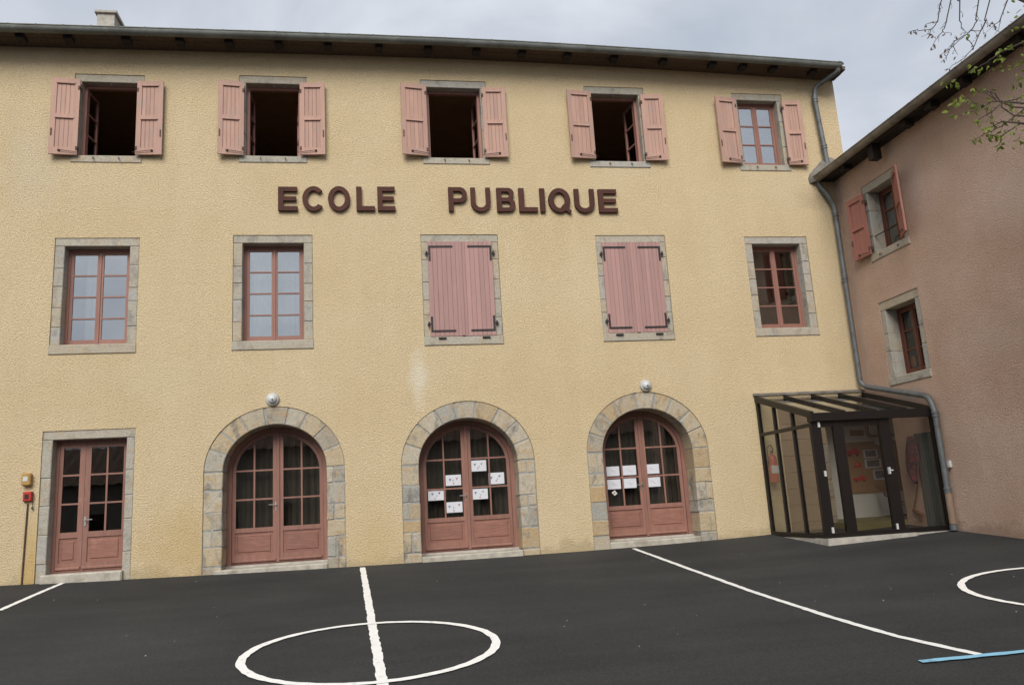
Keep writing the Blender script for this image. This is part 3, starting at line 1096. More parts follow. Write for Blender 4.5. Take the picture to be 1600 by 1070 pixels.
        for c_ in (0, 1):
            for r_ in (0, 1, 2):
                a = gx0 + c_ * (cw + mu)
                q0 = gy0 + r_ * chh
                q1 = q0 + chh - mu if r_ < 2 else ztop + .2
                p = clip(rect(a, a + cw, q0, q1), inn)
                if len(p) >= 3:
                    polys.append(p)
                    info.append((c_, r_, a, a + cw, q0, q1))
        pz0, pz1 = zb + .16, gy0 - .075
        lo = clip(rect(xa, xb, zb + .01, ztop + .2), shp(0.002))
        lf_ = MB().plate(lo, polys + [rect(gx0 - .005, gx1 + .005, pz0, pz1)], yd + .004, yd + .05).build('door_leaf', 'door_paint', dd)
        for p in polys:
            MB().prism(p, yd + .026, yd + .031).build('pane', 'glass_dark', lf_)
        MB().prism(rect(gx0 - .007, gx1 + .007, pz0 - .002, pz1 + .002), yd + .022, yd + .045).build('panel', 'door_panel_paint', lf_)
        MB().prism(rect(gx0 + .035, gx1 - .035, pz0 + .04, pz1 - .04), yd + .010, yd + .0215, .012).build('panel', 'door_panel_paint', lf_)
        MB().cbox(xa + .012, xb - .03, yd - .03, yd + .003, zb + .035, zb + .08, .014).build('weather_bar', 'door_paint', lf_)
        door_info.append((i, s, info, yd))
        if s == 0:
            zh = [FY(425, 788, yd).z, FY(722, 774, yd).z, FY(998, 757, yd).z][i]
            lever(lf_, xb - .03, zh, yd + .003, -1)
    MB().cbox(xm - .03, xm + .03, yd - .014, yd + .003, zb + .012, ztop - .004, .008).build('cover_strip', 'door_paint', dd)

# hall opening behind the porch: brown clad wall, stone jamb, then the way in
hz1 = 2.35
jx0, jx1 = 8.13, 8.43
hall = bpy.data.objects.new('stone_jamb', None)
col.objects.link(hall)
hall.parent = school
cz = [-0.09, .28, .62, .95, 1.27, 1.62, 1.98, 2.34]
for z0, z1 in zip(cz, cz[1:]):
    MB().prism(jit(rect(jx0 + .004, jx1, z0 + .004, z1 - .004), .004), .012, .45, .01).build('stone', 'stone_arch', hall)
MB().box(jx0 + .01, jx1 - .008, .03, .44, -.09, 2.34).build('mortar', 'mortar', hall)
clad = bpy.data.objects.new('cladding', None)
col.objects.link(clad)
clad.parent = school
for k in range(8):
    MB().prism(rect(7.485, jx0, -.09 + k * .304 + .003, -.09 + (k + 1) * .304 - .003), .02 + random.uniform(0, .004), .40, .006).build('board', 'cladding_brown', clad)

# --- the wall itself
ZT = 9.62
outer = [(XL, -0.5), (7.48, -0.5), (7.48, hz1), (XR, hz1), (XR, ZT), (XL, ZT)]
MB().plate(outer, holes, 0.0, WALL_T).build('wall', 'stucco_yellow', school)
DEPTH = 8.0
MB().box(XL, XL + .4, WALL_T, DEPTH, -.5, ZT).build('end_wall', 'stucco_yellow', school)
MB().box(XR - .4, XR, WALL_T + .001, DEPTH, 3.0, ZT).build('end_wall', 'stucco_yellow', school)
MB().box(XL, XR, DEPTH, DEPTH + .4, -.5, ZT).build('rear_wall', 'stucco_yellow', school)
# gable triangles
for x0, x1 in ((XL, XL + .4), (XR - .4, XR)):
    g = MB()
    vs = [(x, y, z) for x in (x0, x1) for (y, z) in ((0.0, ZT), (DEPTH + .4, ZT), (4.2, ZT + 1.75))]
    g.add(vs, [(0, 1, 2), (5, 4, 3), (0, 3, 4, 1), (1, 4, 5, 2), (2, 5, 3, 0)])
    g.build('gable', 'stucco_yellow', school)
for z in (3.02, 6.38):
    MB().box(XL + .4, XR - .4, WALL_T, DEPTH, z, z + .22).build('floor_slab', 'interior_ceiling', school)
MB().box(XL + .4, XR - .4, WALL_T, DEPTH, ZT - .2, ZT - .02).build('ceiling', 'interior_ceiling', school)
MB().box(XL + .4, 6.9, WALL_T, DEPTH, -.2, .06).build('ground_floor_slab', 'interior_plaster', school)
for z0, z1 in ((3.25, 6.37), (6.61, ZT - .21)):
    MB().box(XL + .41, XR - .41, 4.6, 4.7, z0, z1).build('partition', 'interior_plaster', school)
    for x in (-2.6, .55, 3.85, 6.9):
        MB().box(x - .05, x + .05, WALL_T + .002, 4.6, z0, z1).build('partition', 'interior_plaster', school)
MB().box(XL + .41, 6.9, 4.6, 4.7, .07, 3.01).build('partition', 'interior_plaster', school)

# --- roof: eave, rafters, gutter, tiles, chimney
EAV = [(-40, 35.5), (35, 38), (170, 42), (300, 46), (430, 50), (560, 54.5), (680, 59), (800, 64.5), (900, 70), (1000, 76), (1100, 82.5), (1200, 89.5), (1316, 98)]
GY = -0.52
ev = [FY(u, v, GY - 0.08) for u, v in EAV]
ev = [Vector((XL - .3, 0, ev[0].z - .005))] + ev


def eave_z(x):
    for a, b2 in zip(ev, ev[1:]):
        if x <= b2.x:
            t = (x - a.x) / (b2.x - a.x)
            return a.z + (b2.z - a.z) * t
    return ev[-1].z


XE = ev[-1].x
roof = None
# roof slab
pitch = math.tan(R(20))
rb = MB()
xs_ = [XL - .3 + (XR + .02 - XL + .3) * k / 24 for k in range(25)]
vs, fs = [], []
for x in xs_:
    ze = eave_z(x)
    zr = 11.55
    for (y, z) in ((GY + .06, ze + .0), (4.2, zr), (9.0, ze), (9.0, ze - .06), (4.2, zr - .06), (GY + .06, ze - .045)):
        vs.append((x, y, z))
for k in range(24):
    for j in range(6):
        j2 = (j + 1) % 6
        fs.append((k * 6 + j, k * 6 + j2, (k + 1) * 6 + j2, (k + 1) * 6 + j))
fs.append((0, 1, 2, 3, 4, 5))
fs.append(tuple(24 * 6 + j for j in (5, 4, 3, 2, 1, 0)))
roof = rb.add(vs, fs).build('roof', 'soffit_board', school)
slope = (11.55 - 9.45) / (4.2 - GY - .06)
for u, v in [(-20, 52), (30, 54), (105, 56), (196, 59), (280, 61), (357, 63), (435, 66), (512, 68), (592, 70), (669, 72), (745, 73), (816, 76), (887, 80), (960, 83), (1037, 87), (1114, 92), (1162, 95), (1209, 98), (1271, 102)]:
    x = FY(u, v, -.42).x
    ze = eave_z(x) - .067
    MB().box(x - .07, x + .07, GY + .10, GY + .27, ze - .075, ze - .001).build('rafter', 'timber_dark', roof)
# boarded soffit between gutter and wall
for k in range(3):
    y0, y1 = [(GY + .075, -.30), (-.297, -.15), (-.147, -.001)][k]
    vs, fs = [], []
    xq = [XL - .3 + (XR + .03 - XL + .3) * q_ / 24 for q_ in range(25)]
    for x in xq:
        ze = eave_z(x) - .066 - .003 * (k == 1)
        vs += [(x, y0, ze), (x, y1, ze), (x, y1, ze + .018), (x, y0, ze + .018)]
    for q_ in range(24):
        for j in range(4):
            fs.append((q_ * 4 + j, q_ * 4 + (j + 1) % 4, q_ * 4 + 4 + (j + 1) % 4, q_ * 4 + 4 + j))
    fs += [(3, 2, 1, 0), (96, 97, 98, 99)]
    MB().add(vs, fs).build('soffit_board', 'soffit_board', roof)


def gutter(pts, r_, side, mat_, parent, brackets):
    """half-round gutter along pts (top centre line), with a rolled front lip; side = outward unit vector"""
    vs, fs = [], []
    prof = [(-r_, .01), (-r_ - .004, 0)] + [(-r_ * math.cos(t), -r_ * math.sin(t) * 1.05) for t in [math.pi * k / 10 for k in range(1, 10)]] + [(r_, 0), (r_ + .012, .008), (r_ + .010, .022), (r_ - .006, .02)]
    inn = [(a * .93, b2 * .93 + .002) for a, b2 in prof[::-1][2:]]
    prof = prof + inn
    k = len(prof)
    for p in pts:
        for (o, h) in prof:
            vs.append((p[0] + side[0] * o, p[1] + side[1] * o, p[2] + h))
    for i in range(len(pts) - 1):
        for j in range(k):
            j2 = (j + 1) % k
            fs.append((i * k + j, i * k + j2, (i + 1) * k + j2, (i + 1) * k + j))
    fs.append(tuple(range(k)))
    fs.append(tuple((len(pts) - 1) * k + j for j in range(k - 1, -1, -1)))
    g = MB().add(vs, fs).build('gutter', mat_, parent, smooth=True)
    d_ = (Vector(pts[-1]) - Vector(pts[0])).normalized()
    for b2 in brackets:
        b2 = Vector(b2)
        vs, fs = [], []
        rr = r_ + .006
        pr = [(-rr, .012)] + [(-rr * math.cos(t), -rr * math.sin(t) * 1.05) for t in [math.pi * q_ / 10 for q_ in range(11)]] + [(rr + .012, .02)]
        for o, h in pr:
            for s in (-.011, .011):
                vs.append(b2 + Vector((side[0] * o, side[1] * o, h)) + d_ * s)
        for q_ in range(len(pr) - 1):
            fs.append((2 * q_, 2 * q_ + 1, 2 * q_ + 3, 2 * q_ + 2))
        MB().add(vs, fs).build('gutter_bracket', mat_, parent)
    return g


gp = [(p.x, GY - .005, p.z - .015) for p in ev]
br = []
x = XL
while x < XE - .1:
    br.append((x, GY - .005, eave_z(x) - .015))
    x += 0.44
gutter(gp, .082, (0, -1), 'zinc_eave', roof, br)
# canal tiles along the verge end, where they peep over the gutter
tb = MB()
for s in range(9):
    t = math.pi * s / 8
    tb.v.append((.085 * math.cos(t), 0, .075 * math.sin(t)))
    tb.v.append((.075 * math.cos(t), .45, .062 * math.sin(t) + .45 * slope))
for s in range(8):
    tb.f.append((2 * s, 2 * s + 2, 2 * s + 3, 2 * s + 1))
tm = tb.mesh('tile', 'tile', True)
k = 0
x = XR - .1
while x > -6.2:
    o = bpy.data.objects.new('tile', tm)
    col.objects.link(o)
    o.parent = roof
    o.location = (x, GY + .03, eave_z(x) + (.02 if x > XR - .75 else -.05) + random.uniform(-.008, .008))
    x -= .21
    k += 1
# chimney on the back slope of the roof
cp = FY(176, 38, 3.6)
cw_ = FY(191, 42, 3.6).x - FY(157, 42, 3.6).x
ch_ = MB().box(cp.x - cw_ / 2, cp.x + cw_ / 2 - .1, 3.3, 4.0, 10.9, cp.z + .06)
ch_.build('chimney', 'concrete', roof)
MB().cbox(cp.x - cw_ / 2 - .05, cp.x + cw_ / 2 - .05, 3.25, 4.05, cp.z + .061, cp.z + .13, .01).build('chimney_cap', 'concrete', roof)

# ------------------------------------------------------------------ letters
sign = empty('sign', 'dark brown raised capital letters reading ECOLE PUBLIQUE on the yellow wall', 'sign', FY(700, 312))


def letter(ch):
    """bold sans capital as (outer, holes...) plates in a 1 x 1 box"""
    T = 0.235

    def el(cx, cz, a, b2, t0=0, t1=2 * math.pi, k=32):
        return [(cx + a * math.cos(t0 + (t1 - t0) * s / k), cz + b2 * math.sin(t0 + (t1 - t0) * s / k)) for s in range(k + (0 if abs(t1 - t0 - 2 * math.pi) < 1e-6 else 1))]
    tv = .185
    if ch == 'E':
        return [[(0, 0), (1, 0), (1, tv), (T * 1.15, tv), (T * 1.15, .415), (.93, .415), (.93, .415 + tv * .95), (T * 1.15, .415 + tv * .95), (T * 1.15, 1 - tv), (.98, 1 - tv), (.98, 1), (0, 1)]], []
    if ch == 'L':
        return [[(0, 0), (1, 0), (1, tv), (T * 1.25, tv), (T * 1.25, 1), (0, 1)]], []
    if ch == 'I':
        return [[(0, 0), (1, 0), (1, 1), (0, 1)]], []
    if ch == 'O':
        return [el(.5, .5, .5, .52)], [el(.5, .5, .5 - T, .52 - .18)]
    if ch == 'Q':
        return [el(.48, .5, .48, .52), [(.55, .22), (.66, .34), (1.0, .03), (.90, -.08)]], [el(.48, .5, .48 - T, .52 - .18)]
    if ch == 'C':
        o = el(.52, .5, .52, .52, R(38), R(322), 28)
        i_ = el(.52, .5, .52 - T, .52 - .18, R(318), R(42), 28)
        return [o + i_], []
    if ch == 'U':
        o = [(0, 1), (0, .36)] + el(.5, .36, .5, .38, math.pi, 2 * math.pi, 16)[1:-1] + [(1, .36), (1, 1), (1 - T, 1), (1 - T, .37)] + el(.5, .37, .5 - T, .21, 2 * math.pi, math.pi, 16)[1:-1] + [(T, .37), (T, 1)]
        return [o], []
    if ch == 'P':
        o = [(0, 0), (T * 1.1, 0), (T * 1.1, .36), (.62, .36)] + el(.62, .68, .38, .32, -math.pi / 2, math.pi / 2, 14)[1:-1] + [(.62, 1), (0, 1)]
        h = [(T * 1.1, .53), (.58, .53)] + el(.58, .685, .17, .155, -math.pi / 2, math.pi / 2, 10)[1:-1] + [(.58, .84), (T * 1.1, .84)]
        return [o], [h]
    if ch == 'B':
        o = [(0, 0), (.62, 0)] + el(.64, .285, .36, .285, -math.pi / 2, R(62), 12)[1:] + el(.62, .765, .32, .235, R(-58), math.pi / 2, 12) + [(0, 1)]
        h1 = [(T * 1.1, .165), (.58, .165)] + el(.58, .29, .15, .125, -math.pi / 2, math.pi / 2, 8)[1:-1] + [(.58, .415), (T * 1.1, .415)]
        h2 = [(T * 1.1, .59), (.55, .59)] + el(.55, .715, .14, .125, -math.pi / 2, math.pi / 2, 8)[1:-1] + [(.55, .84), (T * 1.1, .84)]
        return [o], [h1, h2]


for ch, a, b2 in (('E', 92, 173), ('C', 193, 283), ('O', 300, 392), ('L', 418, 495), ('E', 506, 580), ('P', 802, 880), ('U', 895, 977), ('B', 1003, 1080), ('L', 1095, 1172), ('I', 1183, 1204), ('Q', 1218, 1313), ('U', 1327, 1410), ('E', 1427, 1505)):
    u0, u1 = 400 + a / 2.667, 400 + b2 / 2.667
    um = (u0 + u1) / 2
    vb = 329.3 + max(0, (um - 620)) * 0.0078
    vt = 292.2 + max(0, (um - 650)) * 0.0135
    yl = -.05
    x0, x1 = FY(u0, (vb + vt) / 2, yl).x, FY(u1, (vb + vt) / 2, yl).x
    z0, z1 = FY(um, vb, yl).z, FY(um, vt, yl).z
    outs, hs = letter(ch)
    tr_ = lambda lp: [(x0 + p[0] * (x1 - x0) - sign.location.x, z0 + p[1] * (z1 - z0) - sign.location.z) for p in lp]
    mb = MB().plate(tr_(outs[0]), [tr_(h) for h in hs], -.065, -.012)
    for o in outs[1:]:
        mb.plate(tr_(o), [], -.0665, -.0125)
    mb.build('letter', 'letter_paint', sign)

# ------------------------------------------------------------------ wing building (local x runs towards the camera, y into the wall)
wing = empty('wing_building', 'pink roughcast wing at right angles to the yellow school', 'building', (XW, 0, 0), R(-90))
LEN, WZ = 11.0, 7.12
wholes = []
r3 = quad_rect((1343.5, 294.8), (1402, 255.7), (1364, 410), (1422.5, 381), fn=FX)
r2 = quad_rect((1372, 474.4), (1434.3, 447.8), (1392.6, 603), (1455.6, 589), fn=FX)
for k, rr in enumerate((r3, r2)):
    w = bpy.data.objects.new('window', None)
    col.objects.link(w)
    w.parent = wing
    wholes.append(rect(*rr))
    op = surround(w, *rr, 0.14, 0.16, 0.15, 3, depth=0.34)
    closed_window(w, op, 3, 0.25, 'window_paint_dark', 'glass_mid' if k == 0 else 'glass_dark')
    if k == 0:
        MB().tube([(op[0], .05, op[2] + .33), (op[1], .05, op[2] + .33)], .011, 8).build('guard_rail', 'iron', w)
        stay_bolt(w, rr[0] + .32, rr[2] + .08)
        stay_bolt(w, rr[0] + .85, rr[2] + .08)
        lw = (op[1] - op[0]) / 2 + .05
        panel_shutter(wing, rr[0] + .13 - lw - .02, rr[0] + .11, op[2] - .01, op[3] + .0, True, R(5), 'shutter_red', planks=3)
        panel_shutter(wing, rr[1] - .11, rr[1] - .13 + lw + .02, op[2] - .01, op[3] + .0, False, R(27), 'shutter_red', planks=3)
NX, NZ = .72, 2.3
MB().plate([(NX, -.6), (LEN, -.9), (LEN, WZ), (0, WZ), (0, NZ), (NX, NZ)], wholes, 0, .4).build('wall', 'stucco_pink', wing)
MB().box(.001, LEN, 5.5, 5.9, -.9, WZ).build('rear_wall', 'stucco_pink', wing)
MB().box(LEN, LEN + .4, 0, 5.9, -.9, WZ).build('end_wall', 'stucco_pink', wing)
MB().box(-.3, -.001, .34, 5.9, 2.72, WZ).build('end_wall', 'stucco_pink', wing)
MB().box(.05, 4, 2.2, 2.3, 2.7, WZ - .1).build('partition', 'interior_plaster', wing)
MB().box(4, 4.1, .4, 2.3, -.5, WZ - .1).build('partition', 'interior_plaster', wing)
MB().box(.05, 4, .4, 2.2, 4.5, 4.65).build('floor_slab', 'interior_plaster', wing)
# roof of the wing
GX = -.39
wz = FX(1400, 184, XW + GX).z
vs, fs = [], []
for x in (0.02, LEN + .4):
    for (y, z) in ((GX + .06, wz + .01), (3.0, wz + 1.5), (6.3, wz), (6.3, wz - .07), (3.0, wz + 1.43), (GX + .06, wz - .05)):
        vs.append((x, y, z))
fs = [(j, (j + 1) % 6, 6 + (j + 1) % 6, 6 + j) for j in range(6)] + [(0, 1, 2, 3, 4, 5), (11, 10, 9, 8, 7, 6)]
wroof = MB().add(vs, fs).build('roof', 'soffit_board', wing)
ws = 1.5 / (3.0 - GX - .06)
for px, py, hh in ((1318, 268, .11), (1361, 234, .30), (1412, 193, .13), (1450, 160, .13), (1500, 125, .13), (1545, 92, .13), (1590, 70, .13)):
    lx = -FX(px, py, XW + GX * .7).y
    ze = wz - .067
    MB().box(lx - .075, lx + .075, GX + .09, GX + .26, ze - hh + .02, ze - .001).build('rafter', 'timber_dark', wroof)
MB().box(.02, LEN + .4, GX + .075, -.2, wz - .066, wz - .052).build('soffit_board', 'timber_dark', wroof)
MB().box(.02, LEN + .4, -.197, -.001, wz - .069, wz - .052).build('soffit_board', 'timber_dark', wroof)
gl = [(x, GX - .01, wz - .005) for x in (-.06, 1, 2, 3, 4, 5, 6, 8, LEN + .4)]
gutter(gl, .085, (0, -1), 'zinc_wing', wroof, [(x * .55 + .35, GX - .01, wz - .005) for x in range(12)])
o_t = bpy.data.objects.new('x', None)
bpy.data.objects.remove(o_t)
for k in range(34):
    o = bpy.data.objects.new('tile', tm)
    col.objects.link(o)
    o.parent = wroof
    o.location = (.15 + k * .21, GX + .06, wz - .03 + random.uniform(-.008, .008))
# cement fillet where the wing's roof dies into the school wall
fl = MB()
c0 = FY(1297, 272, -.12)
ks, kr = 14, 6
vs = []
for i in range(kr + 1):
    rr = i / kr
    for s in range(ks + 1):
        t = math.pi * (s / ks) * 0.98 + .05
        x = .47 * rr * math.cos(t) * (1 + .08 * math.sin(5 * t))
        z = .47 * rr * math.sin(t) * (1 + .06 * math.cos(4 * t)) + .08 * rr * math.cos(t)
        vs.append((c0.x + .06 + x, -.012 - .20 * math.sqrt(max(0, 1 - rr * rr)), c0.z - .09 + z))
fs = [(i * (ks + 1) + s, i * (ks + 1) + s + 1, (i + 1) * (ks + 1) + s + 1, (i + 1) * (ks + 1) + s) for i in range(kr) for s in range(ks)]
mfl = fl.add([(-(y), x - XW, z) for x, y, z in vs], fs)
mfl.build('cement_fillet', 'cement', wroof, smooth=True)

# ------------------------------------------------------------------ drainpipes


def round_path(pts, rad, seg=6):
    out = [Vector(pts[0])]
    P = [Vector(p) for p in pts]
    for i in range(1, len(P) - 1):
        a, b2, c_ = P[i - 1], P[i], P[i + 1]
        r1 = min(rad, (a - b2).length * .45, (c_ - b2).length * .45)
        p0, p1 = b2 + (a - b2).normalized() * r1, b2 + (c_ - b2).normalized() * r1
        for s in range(seg + 1):
            t = s / seg
            out.append(p0 * (1 - t) ** 2 + b2 * 2 * t * (1 - t) + p1 * t * t)
    out.append(P[-1])
    return out


def collars(parent, a, b2, ts, r_, material):
    a, b2 = Vector(a), Vector(b2)
    for t in ts:
        p = a.lerp(b2, t)
        MB().lathe(p, b2 - a, [(r_, -.05), (r_ + .012, -.045), (r_ + .012, -.01), (r_ + .003, -.005), (r_ + .003, .012), (r_ + .012, .016), (r_ + .012, .045), (r_, .05)], 14).build('pipe_collar', material, parent, smooth=True)


PY = -.11
d1 = empty('drainpipe', 'zinc gooseneck drainpipe from the main eave down beside the last top window', 'drainpipe', FY(1290, 240, PY))


def loc(o, pts):
    return [Vector(p) - o.location for p in pts]


p0 = Vector((FY(1308, 103, GY).x, GY, eave_z(XE - .1) - .085))
p1 = FY(1309, 112, GY + .02)
p2 = FY(1273, 137, PY)
p3 = FY(1271.5, 148, PY)
p4 = FY(1294, 262, PY)
path = round_path([p0, p1, p2, p3 + Vector((0, 0, -.1)), p4], .14)
MB().tube(loc(d1, path), .05, 14).build('pipe', 'pipe_blue_grey', d1, smooth=True)
a_, b2 = loc(d1, [p3, p4])
collars(d1, a_, b2, (.08, .72), .05, 'pipe_blue_grey')

d2 = empty('drainpipe', 'long zinc drainpipe down the inner corner and over the glass porch', 'drainpipe', FY(1345, 600, PY))
xg = XW + GX
q0 = Vector((xg + .02, -.06, wz - .08))
q1 = Vector((xg + .03, -.07, wz - .18))
q2 = FY(1294, 306, -.12)
q3 = FY(1301, 322, -.12)
q4 = FY(1344, 597, -.12)
q4 = Vector((min(q4.x, XW - .1), -.12, q4.z))
q3 = Vector((q4.x - .0, -.12, q3.z))
q5 = Vector((XW - .09, -.20, q4.z - .10))
e5 = FX(1449, 619, XW - .09)
q6 = Vector((XW - .09, e5.y - .02, e5.z))
q7 = Vector((XW - .09, q6.y - .10, q6.z - .25))
ft = FX(1487, 820, XW - .09)
q8 = Vector((XW - .09, q7.y, gz(XW, q7.y) + .62))
q9 = Vector((XW - .09, q7.y, gz(XW, q7.y) + .01))
path = round_path([q0, q1, q2, q3, q4, q5, q6, q7, q8], .12)
MB().tube(loc(d2, path), .05, 14).build('pipe', 'pipe_blue_grey', d2, smooth=True)
a_, b2 = loc(d2, [q3, q4])
collars(d2, a_, b2, (.05, .43,), .05, 'pipe_blue_grey')
a_, b2 = loc(d2, [q7, q8])
collars(d2, a_, b2, (.05, .97), .05, 'pipe_blue_grey')
a_, b2 = loc(d2, [q8, q9])
MB().lathe(a_, b2 - a_, [(.056, 0), (.056, .5)], 14).build('pipe_foot', 'pipe_tan', d2, smooth=True)
MB().lathe(a_, b2 - a_, [(.05, .505), (.062, .51), (.062, .60)], 14).build('pipe_shoe', 'pipe_blue_grey', d2, smooth=True)

# ------------------------------------------------------------------ glass porch
PX0, PYF = 7.05, -1.85
porch = empty('glass_porch', 'dark brown aluminium glass porch in the corner between school and wing', 'porch', (PX0, PYF, 0.0))
PXR = XW - .02
zb0 = 0.02


def pbox(name, x0, x1, y0, y1, z0, z1, material='aluminium_brown', parent=None):
    return MB().box(x0 - PX0, x1 - PX0, y0 - PYF, y1 - PYF, z0, z1).build(name, material, parent or porch)


ztop_f = 2.0
ztop_b = 2.53
# plinth
pbox('plinth', PX0 - .02, 8.62, PYF - .10, PYF + .3, -.25, zb0, 'concrete')
pbox('plinth', PX0 - .01, PX0 + .12, PYF + .3, -.003, -.25, zb0 - .012, 'concrete')
pbox('plinth', 8.62, PXR, PYF - .02, PYF + .3, -.25, zb0 - .01, 'concrete')
pbox('floor', PX0 + .12, PXR, PYF + .3, 0.0, -.25, zb0 - .02, 'concrete')
# front frame
fz0, fz1 = zb0 + .001, 1.90
pbox('bottom_rail', PX0, PXR, PYF, PYF + .06, fz0, fz0 + .075)
pbox('head_beam', PX0 - .01, PXR, PYF - .07, PYF + .08, fz1, ztop_f + .035)
ff = lambda u, v: FY(u, v, PYF).x
xp = [(PX0, ff(1284, 740) + .02), (ff(1312, 740), ff(1327.5, 740)), (ff(1385, 740), ff(1402, 740)), (PXR - .05, PXR)]
xp[0] = (PX0, PX0 + .17)
for (a, b2) in xp:
    pbox('post', a, b2, PYF - .005, PYF + .065, fz0 + .0755, fz1 - .001)
for (a, b2) in zip(xp, xp[1:]):
    zt_ = fz1 - (.10 if b2[1] < PXR - .2 else .02)
    if zt_ < fz1 - .05:
        pbox('top_rail', a[1], b2[0], PYF + .003, PYF + .055, zt_, fz1 - .0015)
    pbox('pane', a[1] + .001, b2[0] - .001, PYF + .026, PYF + .032, fz0 + .076, zt_ - .001, 'glass_porch')
pbox('handle', xp[2][0] + .03, xp[2][0] + .055, PYF - .05, PYF - .006, .98, 1.09, 'white_plastic')
pbox('handle', xp[2][0] + .03, xp[2][0] + .10, PYF - .055, PYF - .045, 1.03, 1.05, 'white_plastic')
for zz in (.10, 1.0, 1.80):
    pbox('hinge', xp[0][1] - .055, xp[0][1] - .02, PYF - .028, PYF - .006, zz, zz + .09, 'white_plastic')
pbox('hinge', xp[2][0] + .03, xp[2][0] + .06, PYF - .028, PYF - .006, .09, .18, 'white_plastic')
# side wall
ys = [PYF + .065, -1.24, -.62, -.003]


def roofz(y):
    return ztop_f + .02 + (ztop_b - ztop_f - .02) * (y - PYF) / (0 - PYF)


pbox('side_rail', PX0 + .002, PX0 + .06, ys[0] + .001, ys[3], fz0, fz0 + .07)
pbox('transom', PX0 + .002, PX0 + .06, ys[0] + .001, ys[3], 1.82, 1.88)
for k, y in enumerate(ys[1:]):
    y0, y1 = (y - .025, y + .025) if k < 2 else (y - .07, y)
    zt_ = roofz(y0) - .03
    pbox('post', PX0 + .001, PX0 + .061, y0, y1, fz0 + .0705, 1.8195)
    pbox('post', PX0 + .001, PX0 + .061, y0, y1, 1.8805, zt_ - .03)
lo_y = [ys[0], ys[1] + .025, ys[2] + .025]
hi_y = [ys[1] - .025, ys[2] - .025, ys[3] - .07]
for y0, y1 in zip(lo_y, hi_y):
    pbox('pane', PX0 + .028, PX0 + .034, y0, y1, fz0 + .071, 1.819, 'glass_porch')
    za, zb_ = roofz(y0) - .062, roofz(y1) - .062
    vs = [(x - PX0, y - PYF, z) for x in (PX0 + .028, PX0 + .034) for (y, z) in ((y0, 1.881), (y1, 1.881), (y1, zb_), (y0, max(za, 1.885)))]
    MB().add(vs, [(0, 1, 2, 3), (7, 6, 5, 4), (0, 4, 5, 1), (1, 5, 6, 2), (2, 6, 7, 3), (3, 7, 4, 0)]).build('pane', 'glass_porch', porch)


def slope_bar(name, x0, x1, th0, th1, material, ya=PYF - .03, yb=-.004):
    vs = [(x - PX0, y - PYF, roofz(y) + t) for x in (x0, x1) for (y, t) in ((ya, th0), (yb, th0), (yb, th1), (ya, th1))]
    return MB().add(vs, [(0, 1, 2, 3), (7, 6, 5, 4), (0, 4, 5, 1), (1, 5, 6, 2), (2, 6, 7, 3), (3, 7, 4, 0)]).build(name, material, porch)


slope_bar('verge_bar', PX0 - .012, PX0 + .062, -.06, .055, 'aluminium_brown')
rx = [PX0 + .062] + [PX0 + (PXR - PX0) * t for t in (.27, .52, .77)] + [PXR]
for k in (1, 2, 3):
    slope_bar('roof_bar', rx[k] - .028, rx[k] + .028, -.05, .05, 'aluminium_brown')
slope_bar('roof_bar', PXR - .05, PXR, -.05, .05, 'aluminium_brown')
for k in range(4):
    a = rx[k] + (.0 if k == 0 else .028)
    b2 = rx[k + 1] - (.028 if k < 3 else .05)
    slope_bar('roof_pane', a + .001, b2 - .001, 0.0, .008, 'glass_roof', ya=PYF + .02)
pbox('wall_flashing', PX0 - .03, PXR, -.05, -.002, ztop_b + .056, ztop_b + .10, 'cement')

# ------------------------------------------------------------------ inside the porch and hall
ext_p = FY(1206, 715, -.12)
ext = empty('fire_extinguisher', 'red fire extinguisher hanging on the wall behind the porch side glass', 'fire extinguisher', (7.19, -.13, .95))
MB().lathe((0, 0, 0), (0, 0, 1), [(.06, 0), (.085, .02), (.085, .42), (.07, .48), (.03, .52), (.03, .56)], 18).build('cylinder', 'red_enamel', ext, smooth=True)
MB().tube([(0, 0, .55), (.02, -.03, .62), (-.03, -.05, .70), (-.10, -.04, .66), (-.10, -.03, .3)], .011, 8).build('hose', 'black_rubber', ext, smooth=True)
MB().box(-.012, .012, -.05, .03, .56, .60).build('valve', 'black_rubber', ext)
MB().box(-.075, .075, -.089, -.06, .18, .32).build('label_band', 'paper', ext)
MB().box(-.02, .02, .08, .128, .1, .45).build('bracket', 'iron', ext)

HY = 1.2
HZ = FY(1350, 808, HY).z
ha = empty('entrance_hall', 'white walled entrance hall seen through the glass porch', 'room', (8.9, HY, 0))


def hbox(name, x0, x1, y0, y1, z0, z1, material):
    return MB().box(x0 - 8.9, x1 - 8.9, y0 - HY, y1 - HY, z0, z1).build(name, material, ha)


hbox('rear_wall', 8.2, 11.3, HY, HY + .1, -.1, 2.7, 'white_wall')
hbox('side_wall', 8.2, 8.3, WALL_T + .01, HY - .001, -.1, 2.7, 'white_wall')
hbox('side_wall', 11.2, 11.3, -NX, HY - .001, -.1, 2.7, 'white_wall')
hbox('side_wall', XW + .41, 11.3, -NX - .1, -NX - .001, -.1, 2.7, 'white_wall')
hbox('floor', 8.3, 11.2, -NX, HY - .001, -.1, HZ, 'lino_olive')
hbox('ceiling', 8.3, 11.2, WALL_T + .01, HY - .001, 2.6, 2.7, 'white_wall')
hbox('ceiling', XW + .01, 11.2, -NX, WALL_T + .009, 2.6, 2.7, 'white_wall')


def hp(u, v, off=.0):
    return FY(u, v, HY - off)


def tagged(mb, name, mat_, label, cat, group=None, smooth=False):
    return tag(mb.build(name, mat_, None, smooth), label, cat, group)


